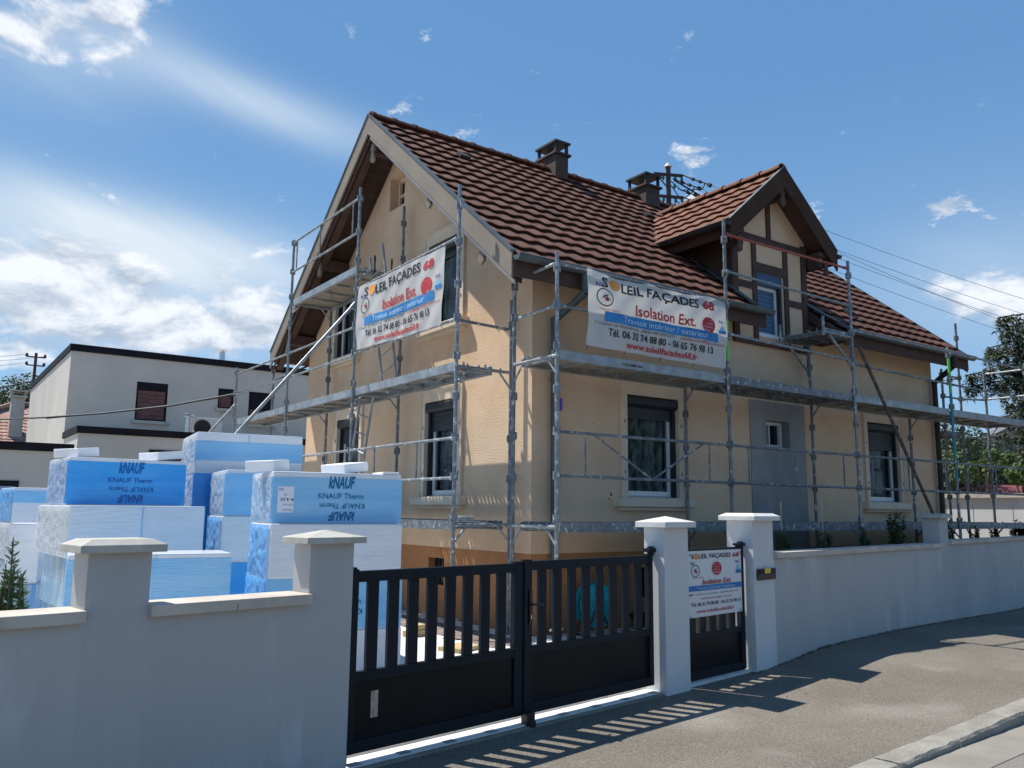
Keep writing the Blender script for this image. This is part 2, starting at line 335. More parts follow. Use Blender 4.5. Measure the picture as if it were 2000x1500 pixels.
def disc2(cx, cy, rx, ry, n=20, r_in=0):
    if r_in:
        vs = [(cx+rx*k*cos(2*pi*i/n), cy+ry*k*sin(2*pi*i/n)) for k in (1, r_in) for i in range(n)]
        return vs, [(i, (i+1) % n, n+(i+1) % n, n+i) for i in range(n)]
    return [(cx+rx*cos(2*pi*i/n), cy+ry*sin(2*pi*i/n)) for i in range(n)], [tuple(range(n))]

# ------------------------------------------------------------------ frames of reference
GX = 0.1568447
WM = Matrix.Rotation(GX, 4, 'Z')          # street-wall frame: a along the wall, i inwards, z up
def wp(a, i, z): return WM @ Vector((a, i, z))
def sm(x, a, b):
    t = min(1, max(0, (x-a)/(b-a))); return t*t*(3-2*t)
def zwalk(a): return .115*sm(a, 7.6, 9.4) - .14*sm(a, 10, 17.5)
def ikerb(a): return 2.50 - .30*sm(a, 4.8, 9.5) - .10*sm(a, 9, 16)
def zkerb(a): return -.050 + .052*sm(a, 5.9, 8.6)
ZROAD = -.085
# ------------------------------------------------------------------ ground
g = MB(); g.box(-400, 500, -400, 500, -.6, -.36, 'soil'); setting(g, 'ground')
AS = [-30, -12, -4, 0, 2, 3, 4, 5, 5.5, 6, 6.5, 7, 7.3, 7.6, 8, 8.4, 8.8, 9.2, 9.6, 10, 11, 12, 13, 14, 15, 16, 17, 18, 20, 24, 30, 40, 60]
g = MB(WM)
NI = 8
def walk(i, j):
    a = AS[i]; t = j/NI; i0 = ikerb(a); i1 = 4.56
    z = zkerb(a)*(1-t) + zwalk(a)*t + .006*sin(a*2.1+t*5)*sin(t*pi); return (a, i0+(i1-i0)*t, z)
g.grid(len(AS)-1, NI, walk, 'asphalt_walk'); setting(g, 'pavement', smooth=True)
g = MB(WM); g.grid(len(AS)-1, 1, lambda i, j: (AS[i], -6 if j == 0 else ikerb(AS[i])-.50, ZROAD+.004), 'asphalt_road'); setting(g, 'road')
g = MB(WM); g.grid(len(AS)-1, 1, lambda i, j: (AS[i], ikerb(AS[i])-.52+j*.40, ZROAD+.008-.012*j), 'gutter_concrete'); setting(g, 'gutter_strip')
g = MB(WM); g.box(-30, 60, -9, -6, -.2, .02, 'asphalt_walk'); setting(g, 'pavement_far_side')
a = -10.0; k = MB(WM)
rk = random.Random(3)
while a < 40:
    L = rk.uniform(.75, .95); i0, i1 = ikerb(a), ikerb(a+L); z0, z1 = zkerb(a), zkerb(a+L)
    n = 9; top = []
    def kp(t, d, h): return (a+.006+(L-.012)*t, i0+(i1-i0)*t - d, h)
    def kz(t): return z0+(z1-z0)*t+.006
    rows = []
    for q in range(n+1):
        t = q/n; w1 = rk.uniform(-.006, .006); w2 = rk.uniform(-.005, .005)
        rows.append([kp(t, -.02, kz(t)-.03), kp(t, -.012, kz(t)+w2*.6), kp(t, .075, kz(t)+w2), kp(t, .150+w1, kz(t)-.004+w2), kp(t, .166+w1, kz(t)-.022), kp(t, .172+w1, -.16)])
    k.grid(n, 5, lambda i, j: rows[i][j], 'granite')
    k.poly(rows[0], 'granite'); k.poly(rows[-1][::-1], 'granite'); a += L
setting(k, 'kerb')
# courtyard
g = MB(WM); g.box(-30, 45, 4.565, 60, -.2, -.012, 'yard_gravel'); setting(g, 'yard_ground')
g = MB()
def slab(pts, z, m): g.poly([(x, y, z) for x, y in pts], m)
p0 = wp(.2, 4.62, 0); p1 = wp(8.3, 4.62, 0)
g.prism([(p0.x, p0.y, -.05), (p1.x, p1.y, -.05), (8.1, 8.44, -.05), (6.3, 8.44, -.05), (6.3, 17, -.05), (-.5, 17, -.05)], (0, 0, .085), 'white_slab'); setting(g, 'courtyard_slab')
pv_ = MB()
for r in range(5):
    for c in range(36):
        x0 = 5.42+.118*r; y0 = 7.95+.24*c+(.12 if r % 2 else 0)
        pv_.box(x0, x0+.112, y0, y0+.232, .0, .041+random.uniform(0, .004), 'paver')
setting(pv_, 'paver_strip')
g = MB(WM); g.box(8.15, 24, 4.60, 5.9, -.05, .95, 'soil')
setting(g, 'planting_bed')

# ------------------------------------------------------------------ street wall
def coping_run(a0, a1, ztop, par, n, lab=None):
    L = (a1-a0)/n
    for c in range(n):
        m = MB(WM); x0 = a0+L*c+(.004 if c else 0); x1 = a0+L*(c+1)
        m.box(x0, x1, 4.34, 4.60, ztop-.058, ztop, 'coping_concrete'); m.build('coping_slab', par, bevel=.004)
def make_wall(label, a0, a1, ztop, n, zb=None, name='boundary_wall'):
    t = thing(name, label, 'garden wall', wp((a0+a1)/2, 4.48, 0), GX)
    m = MB(WM); nn = max(2, int((a1-a0)/.6))
    m.box(a0, a1, 4.385, 4.555, -.25, ztop-.06, 'white_paint'); m.build('wall_body', t)
    coping_run(a0, a1, ztop, t, n); return t
def pillar(label, a0, a1, i0, i1, ztop, h, flat, over=.055, mm='white_paint', zrim=.05):
    t = thing('gate_pillar', label, 'pillar', wp((a0+a1)/2, (i0+i1)/2, 0), GX, 'wall pillars with pale caps')
    m = MB(WM); m.box(a0, a1, i0, i1, -.25, ztop, mm); m.build('shaft', t, bevel=0 if i0 == 4.385 else .004)
    m = MB(WM); A0, A1, I0, I1 = a0-over, a1+over, i0-over, i1+over; z0, z1 = ztop+.001, ztop+zrim
    ca, ci = (A0+A1)/2, (I0+I1)/2; fa, fi = (A1-A0)/2*flat, (I1-I0)/2*flat
    vs = [(x, y, z) for z in (z0, z1) for x, y in ((A0, I0), (A1, I0), (A1, I1), (A0, I1))]
    fs = [(3, 2, 1, 0), (0, 1, 5, 4), (1, 2, 6, 5), (2, 3, 7, 6), (3, 0, 4, 7)]
    if flat == 0:
        vs.append((ca, ci, z1+h)); fs += [(4, 5, 8), (5, 6, 8), (6, 7, 8), (7, 4, 8)]
    else:
        vs += [(ca+sx_*fa, ci+sy_*fi, z1+h) for sx_, sy_ in ((-1, -1), (1, -1), (1, 1), (-1, 1))]
        fs += [(4, 5, 9, 8), (5, 6, 10, 9), (6, 7, 11, 10), (7, 4, 8, 11), (8, 9, 10, 11)]
    m.add(vs, fs, 'cap_white' if mm == 'white_pillar' else 'cap_concrete'); m.build('pillar_cap', t, bevel=.003)
    return t
make_wall('low grey rendered wall at the left edge, running up to the wide-capped pillar', -6, 1.43, 1.057, 8)
pillar('grey pillar with a flat-topped wide cap, between two lengths of low wall', 1.43, 1.735, 4.385, 4.59, 1.325, .028, .72, .055, zrim=.038)
make_wall('short low grey wall with two coping slabs between two pillars, before the blue packs', 1.735, 2.655, 1.062, 2)
pillar('grey pillar with pyramid cap to which the left gate leaf is hinged', 2.655, 2.955, 4.385, 4.57, 1.345, .042, 0, .055, zrim=.038)
pillar('white pillar with pyramid cap between the wide gate and the small gate', 6.18, 6.545, 4.38, 4.60, 1.415, .05, 0, .055, 'white_pillar', zrim=.05)
pC = pillar('white pillar with flattened cap carrying the black letter box, right of the small gate', 7.70, 8.106, 4.385, 4.68, 1.475, .03, .75, .06, 'white_pillar', zrim=.045)
make_wall('long white rendered wall with grey coping right of the letter box', 8.106, 12.93, 1.15, 11)
pillar('white pillar with pale flat cap standing midway along the right-hand wall', 12.93, 13.27, 4.385, 4.62, 1.505, .02, .8, .06, 'white_paint', zrim=.045)
make_wall('white rendered wall at the right edge, beyond the midway pillar', 13.27, 26, 1.185, 26)
# letter box plate let into the pillar
t = thing('letter_box', 'black letter box plate with a yellow sticker, in the white wall pillar', 'letter box', wp(7.95, 4.38, .94), GX)
m = MB(WM); m.box(7.745, 8.10, 4.360, 4.376, .885, .995, 'black_plastic'); m.build('plate', t, bevel=.003)
m = MB(WM); m.box(7.77, 8.075, 4.352, 4.359, .945, .985, 'anthracite'); m.build('flap', t)
m = MB(WM); m.box(7.85, 7.965, 4.3455, 4.3505, .95, .998, 'yellow_paper'); m.build('sticker', t)
# threshold under the gates
m = MB(WM); m.box(2.956, 6.179, 4.44, 4.60, -.2, .022, 'white_slab'); m.box(6.546, 7.699, 4.44, 4.60, -.2, .022, 'white_slab'); m.box(2.956, 6.179, 4.405, 4.4385, -.2, .012, 'gutter_concrete')
for q in range(9): m.box(3.02+.38*q, 3.11+.38*q, 4.4395, 4.50, .0225, .025, 'grey_render')  # flat grey rectangles drawn for the shadows of the gate's gaps
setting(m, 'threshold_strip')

m = MB(WM); rnd = random.Random(31)
for q in range(900):
    if q < 720: a = 7.6+9.5*rnd.random()**1.3; i = 4.385-abs(rnd.gauss(0, .022)); r = rnd.uniform(.004, .016)
    else: a = rnd.uniform(2.5, 12); i = rnd.uniform(2.6, 4.3); r = rnd.uniform(.002, .006)
    t_ = (i-ikerb(a))/(4.56-ikerb(a)); z = zkerb(a)*(1-t_)+zwalk(a)*t_
    m.add([(a-r*rnd.uniform(.7, 1.4), i-r*.6, z-.003), (a+r*rnd.uniform(.7, 1.4), i-r*.5, z-.003), (a+r*.2, i+r*.8, z-.003), (a, i, z+r*rnd.uniform(.5, 1.1)+.004)], [(0, 1, 3), (1, 2, 3), (2, 0, 3)], rnd.choice(('soil', 'soil', 'ink_black', 'gutter_concrete', 'leaf_dark')))
tag(m.build('grit'), 'dark grit and moss crumbs along the foot of the street wall', 'grit', kind='stuff')
# ------------------------------------------------------------------ gates
def leaf(par, a0, a1, z0, z1, zm0, zm1, zr, iz, n, stl, str_, sw):
    """stiles, rails, slats and lower panel of one gate leaf"""
    m = MB(WM)
    m.box(a0, a0+stl, iz-.025, iz+.025, z0, z1+.012, 'anthracite'); m.build('stile', par, bevel=.003)
    m = MB(WM); m.box(a1-str_, a1, iz-.025, iz+.025, z0, z1+.012, 'anthracite'); m.build('stile', par, bevel=.003)
    for x, y in ((zr, z1), (zm0, zm1), (z0, z0+.075)):
        m = MB(WM); m.box(a0+stl, a1-str_, iz-.022, iz+.022, x, y, 'anthracite'); m.build('rail', par, bevel=.003)
    m = MB(WM); m.box(a0+stl, a1-str_, iz-.008, iz+.008, z0+.075, zm0, 'gloss_panel'); m.build('lower_panel', par)
    w_ = a1-a0-stl-str_; gap = (w_-n*sw)/(n+1)
    for q in range(n):
        x = a0+stl+gap+q*(sw+gap)
        m = MB(WM); m.box(x, x+sw, iz-.014, iz+.014, zm1, zr, 'anthracite'); m.build('slat', par, bevel=.002)
gt = thing('driveway_gate', 'wide dark double gate with upright slats over solid panels', 'gate', wp(4.6, 4.5, 0), GX)
leaf(gt, 3.0, 4.545, .075, 1.165, .492, .556, 1.097, 4.51, 8, .072, .10, .083)
leaf(gt, 4.552, 6.15, .075, 1.175, .492, .556, 1.105, 4.51, 8, .075, .06, .083)
m = MB(WM); m.box(4.535, 4.565, 4.472, 4.486, .08, 1.19, 'anthracite'); m.build('cover_strip', gt)
m = MB(WM); m.box(4.582, 4.612, 4.466, 4.484, .72, .96, 'black_plastic'); m.tube((4.597, 4.47, .86), (4.597, 4.43, .86), .008, 'black_plastic'); m.tube((4.597, 4.435, .86), (4.70, 4.435, .855), .008, 'black_plastic')
m.box(4.592, 4.602, 4.462, 4.466, .755, .785, 'chrome'); m.build('handle', gt)
m = MB(WM); m.box(4.52, 4.60, 4.42, 4.49, .0, .10, 'black_plastic'); m.box(4.53, 4.59, 4.40, 4.43, .0, .045, 'black_plastic'); m.build('ground_stop', gt, bevel=.006)
m = MB(WM); m.box(3.20, 3.255, 4.5005, 4.5015, .265, .425, 'foil'); m.build('tape_strip', gt)
m = MB(WM); m.box(6.09, 6.20, 4.47, 4.55, 1.20, 1.235, 'anthracite'); m.tube((6.15, 4.51, 1.17), (6.15, 4.51, 1.25), .03, 'anthracite', 10); m.tube((6.20, 4.46, 1.2), (6.20, 4.46, 1.08), .010, 'anthracite'); m.build('hinge', gt, bevel=.004)
m = MB(WM); m.box(2.97, 3.05, 4.48, 4.54, 1.17, 1.19, 'anthracite'); m.tube((3.02, 4.51, .02), (3.02, 4.51, .08), .02, 'anthracite'); m.build('hinge', gt)
pg = thing('garden_gate', 'narrow dark garden gate behind the advertising board', 'gate', wp(7.2, 4.5, 0), GX)
leaf(pg, 6.60, 7.68, .03, 1.215, .385, .445, 1.15, 4.51, 5, .045, .075, .085)
m = MB(WM); m.box(7.60, 7.72, 4.47, 4.56, 1.225, 1.25, 'anthracite'); m.tube((7.66, 4.51, 1.18), (7.66, 4.51, 1.265), .03, 'anthracite', 10); m.build('hinge', pg, bevel=.004)

# ------------------------------------------------------------------ advertising print shared by the banners and the board
def ring(mb, cx, cy, r, k, m, fn, ex=1.0):
    vs, fs = disc2(cx, cy, r*ex, r, 24, k); mb.add([fn(a, b) for a, b in vs], fs, m)
def dot(mb, cx, cy, rx, ry, m, fn, n=20):
    vs, fs = disc2(cx, cy, rx, ry, n); mb.add([fn(a, b) for a, b in vs], fs, m)
def quad(mb, x0, x1, y0, y1, m, fn, n=1, k=1):
    mb.grid(n, k, lambda i, j: fn(x0+(x1-x0)*i/n, y0+(y1-y0)*j/k), m)
def house_mark(mb, cx, cy, s, fn):
    mb.add([fn(cx+a*s, cy+b*s) for a, b in ((-.55, -.1), (0, .55), (.2, .35), (-.35, -.2))], [(0, 1, 2, 3)], 'ink_grey')
    mb.add([fn(cx+a*s, cy+b*s) for a, b in ((-.1, -.6), (.4, -.6), (.4, .05), (-.1, .05))], [(0, 1, 2, 3)], 'ink_red')
    ring(mb, cx+.5*s, cy-.25*s, .2*s, .55, 'ink_black', fn)
    mb.add([fn(cx+a*s, cy+b*s) for a, b in ((.1, .05), (.2, .05), (.45, .6), (.3, .6))], [(0, 1, 2, 3)], 'ink_black')
def boat_mark(mb, x0, x1, y0, y1, fn):
    quad(mb, x0, x1, y0, y0+(y1-y0)*.38, 'ink_blue', fn); xm = (x0+x1)/2; yb = y0+(y1-y0)*.42
    mb.add([fn(xm, y1), fn(x0+.1*(x1-x0), yb), fn(xm, yb)], [(0, 1, 2)], 'ink_sky'); mb.add([fn(xm, y1), fn(xm, yb), fn(x1-.1*(x1-x0), yb)], [(0, 1, 2)], 'ink_sky')
def print_banner(mb, F):
    """F(u, v) -> point; u from the left, v up, both 0..1"""
    B = .022
    def T(s, x0, x1, y0, y1, m, **k): put_text(mb, s, x0, x1, y0, y1, m, F, **k)
    T('S', .085, .135, .80, .945, 'ink_black', bold=B); dot(mb, .18, .875, .036, .082, 'ink_orange', F)
    T('LEIL', .225, .372, .79, .93, 'ink_black', bold=B); T('FAÇADES', .40, .775, .765, .935, 'ink_black', bold=B); T('68', .80, .90, .79, .925, 'ink_red', bold=B*1.8)
    T('RGE', .045, .10, .79, .84, 'ink_violet', bold=.02); ring(mb, .105, .66, .125, .88, 'ink_black', F, .42); house_mark(mb, .108, .66, .082, lambda a, b: F(.108+(a-.108)*.5, b))
    T('depuis 2002', .07, .20, .475, .515, 'ink_red')
    T('Isolation Ext.', .32, .735, .50, .655, 'ink_red', bold=.018)
    dot(mb, .845, .565, .052, .118, 'ink_red', F); 
    for q, s in enumerate(('Garantie', '10 ans', 'Devis', 'Gratuit')): T(s, .812, .878, .628-.05*q, .660-.05*q, 'banner_cloth', bold=.01)
    T('RGE', .925, .965, .63, .67, 'ink_violet', bold=.02); boat_mark(mb, .93, .985, .48, .61, F)
    quad(mb, .105, .925, .345, .475, 'ink_blue', F, 90, 8)
    T('7 Chemin de Winkelweg - 68350 BRUNSTATT', .04, .60, .285, .33, 'ink_grey', bold=.006)
    T('soleilfacades68@outlook.fr', .63, .985, .285, .335, 'ink_red')
    T('Tél. 06 32 74 88 80 - 06 65 76 98 13', .13, .88, .165, .265, 'ink_black', bold=B)
    T('www.soleilfacades68.fr', .25, .77, .045, .135, 'ink_red', bold=B)
def print_banner_top(mb, F): put_text(mb, 'Travaux intérieur / extérieur', .22, .83, .372, .452, 'ink_pale', F)
def make_banner(label, S, par_loc):
    t = thing('banner', label, 'banner', par_loc)
    m = MB(); m.grid(90, 30, lambda i, j: S(i/90, j/30, 0), 'banner_cloth'); m.build('cloth', t, smooth=True)
    m = MB(); print_banner(m, lambda u, v: S(u, v, .007)); m.build('lettering', t)
    m = MB(); print_banner_top(m, lambda u, v: S(u, v, .016)); m.build('band_lettering', t)
    m = MB()
    for u in (.0, .25, .5, .75, 1.0):
        for v in (0.01, .99):
            p = S(min(.992, max(.008, u)), v, .004); q = S(min(.992, max(.008, u)), v, -.03) + Vector((0, 0, .05 if v > .5 else -.05)); m.tube(p, q, .004, 'cable_black', 5)
    m.build('cable_ties', t)
    return t
def S_front(u, v, d):
    x = 6.38+2.54*u - .06*(u*u)*(1-v); sag = (-.03*sin(pi*u)-.035*abs(sin(2.35*pi*u)))*v**3
    z = 3.51 + .96*v + sag - .02*u*(1-v)
    y = 7.455 - .022*sin(u*9+v*2)*(.4+.6*v) - .020*sin(u*23+v*7)*(v*(1-v)+.2) - .012*sin(u*41-v*16)*(.3+abs(v-.5)) - .03*sin(pi*v)
    return Vector((x, y-d, z))
make_banner('white printed banner hanging on the street-side scaffold under the eaves', S_front, (7.6, 7.46, 3.5))
def S_gable(u, v, d):
    y = 11.60-2.56*u; z = 3.945+1.0*v - .02*sin(pi*u)*v - .05*u*(1-v)
    x = 5.32 - .018*sin(u*8+v*3) - .014*sin(u*21+v*5)*(v*(1-v)+.25) - .007*sin(u*37-v*14)*(.3+abs(v-.5))
    return Vector((x-d, y, z))
make_banner('white printed banner tied to the gable scaffold before the upper windows', S_gable, (5.34, 10.3, 3.95))
# advertising board on the garden gate
def S_board(u, v, d): return wp(6.655+.94*u, 4.462-d, .592+.600*v)
t = thing('advertising_board', 'white printed advertising board wired to the narrow garden gate', 'sign', wp(7.12, 4.46, .6), GX)
m = MB(WM); m.box(6.655, 7.595, 4.464, 4.470, .592, 1.192, 'sign_white'); m.build('panel', t)
m = MB(); F = lambda u, v: S_board(u, v, .0035)
def T(s, x0, x1, y0, y1, mm, **k): put_text(m, s, x0, x1, y0, y1, mm, F, **k)
T('S', .06, .11, .885, .955, 'ink_black', bold=.012); dot(m, .155, .92, .032, .048, 'ink_orange', F); T('LEIL', .195, .35, .885, .955, 'ink_black', bold=.012); T('FAÇADES', .39, .79, .87, .958, 'ink_black', bold=.012); T('68', .83, .955, .885, .955, 'ink_red', bold=.02)
T('RGE', .045, .115, .795, .835, 'ink_violet', bold=.02); ring(m, .13, .70, .095, .90, 'ink_black', F, .80); house_mark(m, .13, .70, .06, F)
T('depuis 2002', .08, .27, .58, .605, 'ink_red'); dot(m, .52, .72, .088, .105, 'ink_red', F)
for q, s in enumerate(('Garantie', '10 ans', 'Devis', 'Gratuit')): T(s, .465, .575, .775-.042*q, .80-.042*q, 'sign_white', bold=.01)
T('RGE', .885, .955, .785, .825, 'ink_violet', bold=.02); boat_mark(m, .885, .985, .62, .765, F)
T('Isolation Ext.', .25, .79, .485, .565, 'ink_red', bold=.016, shear=.2)
quad(m, .0, 1.0, .395, .475, 'ink_blue', F)
T('7 Chemin de Winkelweg - 68350 BRUNSTATT', .10, .92, .325, .352, 'ink_grey', bold=.006); T('soleilfacades68@outlook.fr', .22, .80, .255, .29, 'ink_red')
T('Tél. 06 32 74 88 80 - 06 65 76 98 13', .045, .965, .165, .22, 'ink_black', bold=.012); T('www.soleilfacades68.fr', .14, .84, .06, .115, 'ink_red', bold=.006)
quad(m, .0, .075, .335, .352, 'ink_black', F)
m.build('lettering', t)
m = MB(); put_text(m, 'Travaux intérieur / extérieur', .14, .86, .415, .458, 'ink_pale', lambda u, v: S_board(u, v, .006)); m.build('band_lettering', t)
m = MB()
for u, v in ((.03, .97), (.97, .97), (.03, .03), (.95, .05)): m.tube(S_board(u, v, .004), S_board(u, v-.05, .012), .003, 'cable_black', 5)
m.build('cable_ties', t)
#PART2
# ------------------------------------------------------------------ house
HX0, HX1, HY0, HY1 = 6.32, 16.15, 8.45, 16.0
RY, RZ, SL = 12.2, 8.06, .815          # ridge and slope
VX0, VX1, EY = 5.66, 16.65, 7.93      # verges and eaves line
def roofz(y): return RZ - SL*abs(RY-y)
hs = thing('house', 'two storey beige house with brown tiled gable roof, wrapped in scaffolding', 'house', (HX0, HY0, 0))
def frame(o, u, w):   # local (u, v, w): right, up, outwards
    return Matrix(((u[0], 0, w[0], o[0]), (u[1], 0, w[1], o[1]), (0, 1, 0, o[2]), (0, 0, 0, 1)))
FRONT = frame((0, HY0, 0), (1, 0), (0, -1))
GABLE = frame((HX0, HY1, 0), (0, -1), (-1, 0))     # u = HY1 - y
def clip(pts, a, b, c):
    out = []
    for k in range(len(pts)):
        p, q = pts[k], pts[(k+1) % len(pts)]; dp, dq = a*p[0]+b*p[1]-c, a*q[0]+b*q[1]-c
        if dp <= 1e-9: out.append(p)
        if (dp < -1e-9 and dq > 1e-9) or (dp > 1e-9 and dq < -1e-9):
            t = dp/(dp-dq); out.append((p[0]+(q[0]-p[0])*t, p[1]+(q[1]-p[1])*t))
    return out
def wall_faces(mb, M, u0, u1, v0, v1, ops, m, planes=(), w=0, depth=.16, rev=None):
    us = sorted({u0, u1, *[x for o in ops for x in o[:2] if u0 < x < u1]}); vs = sorted({v0, v1, *[x for o in ops for x in o[2:4] if v0 < x < v1]})
    for a, b in zip(us, us[1:]):
        for c, d in zip(vs, vs[1:]):
            if any(o[0]-1e-6 <= a and b <= o[1]+1e-6 and o[2]-1e-6 <= c and d <= o[3]+1e-6 for o in ops): continue
            pts = [(a, c), (b, c), (b, d), (a, d)]
            for pl in planes:
                pts = clip(pts, *pl)
                if len(pts) < 3: break
            if len(pts) >= 3: mb.poly([(p[0], p[1], w) for p in pts], m, M)
    for o in ops:
        if len(o) > 4 and o[4] == 0: continue
        a, b, c, d = o[:4]; dd = o[4] if len(o) > 4 else depth; r = rev or m
        for p, q in (((a, c), (b, c)), ((b, c), (b, d)), ((b, d), (a, d)), ((a, d), (a, c))):
            mb.poly([(p[0], p[1], w), (q[0], q[1], w), (q[0], q[1], w-dd), (p[0], p[1], w-dd)], r, M)
# gable: z <= RZ-.24 - SL*(RY-y), y = HY1-u  and  z <= RZ-.24 - SL*(y-RY)
gpl = [(SL, 1, RZ-.24-SL*RY+SL*HY1), (-SL, 1, RZ-.24+SL*RY-SL*HY1)]
def gy(y): return HY1-y
W1 = (7.95, 8.96, 1.74, 3.17); W2 = (13.79, 14.80, 1.76, 3.19); WS = (10.97, 11.56, 2.60, 3.02)
G1 = (gy(11.15), gy(10.20), 1.74, 3.17); G2 = (gy(14.43), gy(13.48), 1.74, 3.17)
G3 = (gy(11.15), gy(10.22), 4.33, 5.66); G4 = (gy(14.73), gy(13.80), 4.33, 5.66); G5 = (gy(12.63), gy(12.09), 6.68, 7.28, .22)
DX0, DX1, DZ0 = 10.25, 12.17, 4.30
m = MB()
wall_faces(m, FRONT, HX0, HX1, 1.02, 4.80, [W1, W2, (*WS, .0), (DX0, DX1, DZ0, 4.80, 0)], 'stucco')
wall_faces(m, GABLE, 0, HY1-HY0, 1.02, 8.2, [G1, G2, G3, G4, G5], 'stucco', gpl)
m.poly([(HX1, HY0, 1.02), (HX1, HY1, 1.02), (HX1, HY1, 4.75), (HX1, RY, 7.9), (HX1, HY0, 4.75)], 'stucco'); m.poly([(HX0, HY1, 0), (HX1, HY1, 0), (HX1, HY1, 4.8), (HX0, HY1, 4.8)], 'stucco')
m.build('wall', hs)
m = MB(); cellar_g = (gy(11.0), gy(10.55), .48, .86); cellar_f = (8.12, 8.75, .40, .80)
wall_faces(m, FRONT, HX0+.012, HX1, -.1, 1.02, [cellar_f], 'plinth_paint', w=-.012); wall_faces(m, GABLE, 0, HY1-HY0-.012, -.1, 1.02, [cellar_g], 'plinth_paint', w=-.012)
m.poly([(HX1, HY0, 0), (HX1, HY1, 0), (HX1, HY1, 1.02), (HX1, HY0, 1.02)], 'plinth_paint')
m.poly([(HX0, HY0, 1.02), (HX1, HY0, 1.02), (HX1, HY0+.012, 1.02), (HX0, HY0+.012, 1.02)], 'stucco'); m.build('plinth', hs)
for M_, o in ((FRONT, cellar_f), (GABLE, cellar_g)):
    m = MB(M_); m.box(o[0], o[1], o[2], o[3], -.15, -.13, 'dark_glass'); 
    for q in range(1, 4): m.tube((o[0]+(o[1]-o[0])*q/4, o[2], -.06), (o[0]+(o[1]-o[0])*q/4, o[3], -.06), .008, 'dark_metal', 5)
    m.build('cellar_window', hs)
m = MB(FRONT); wall_faces(m, Matrix(), 10.58, 11.97, -.05, 3.32, [(*WS, .218)], 'grey_render', w=.018); m.box(10.58, 11.97, 3.32, 3.321, .0, .018, 'grey_render'); m.poly([(10.58, -.05, 0), (10.58, 3.32, 0), (10.58, 3.32, .018), (10.58, -.05, .018)], 'grey_render'); m.poly([(11.97, -.05, 0), (11.97, 3.32, 0), (11.97, 3.32, .018), (11.97, -.05, .018)], 'grey_render')
m.build('render_patch', hs)
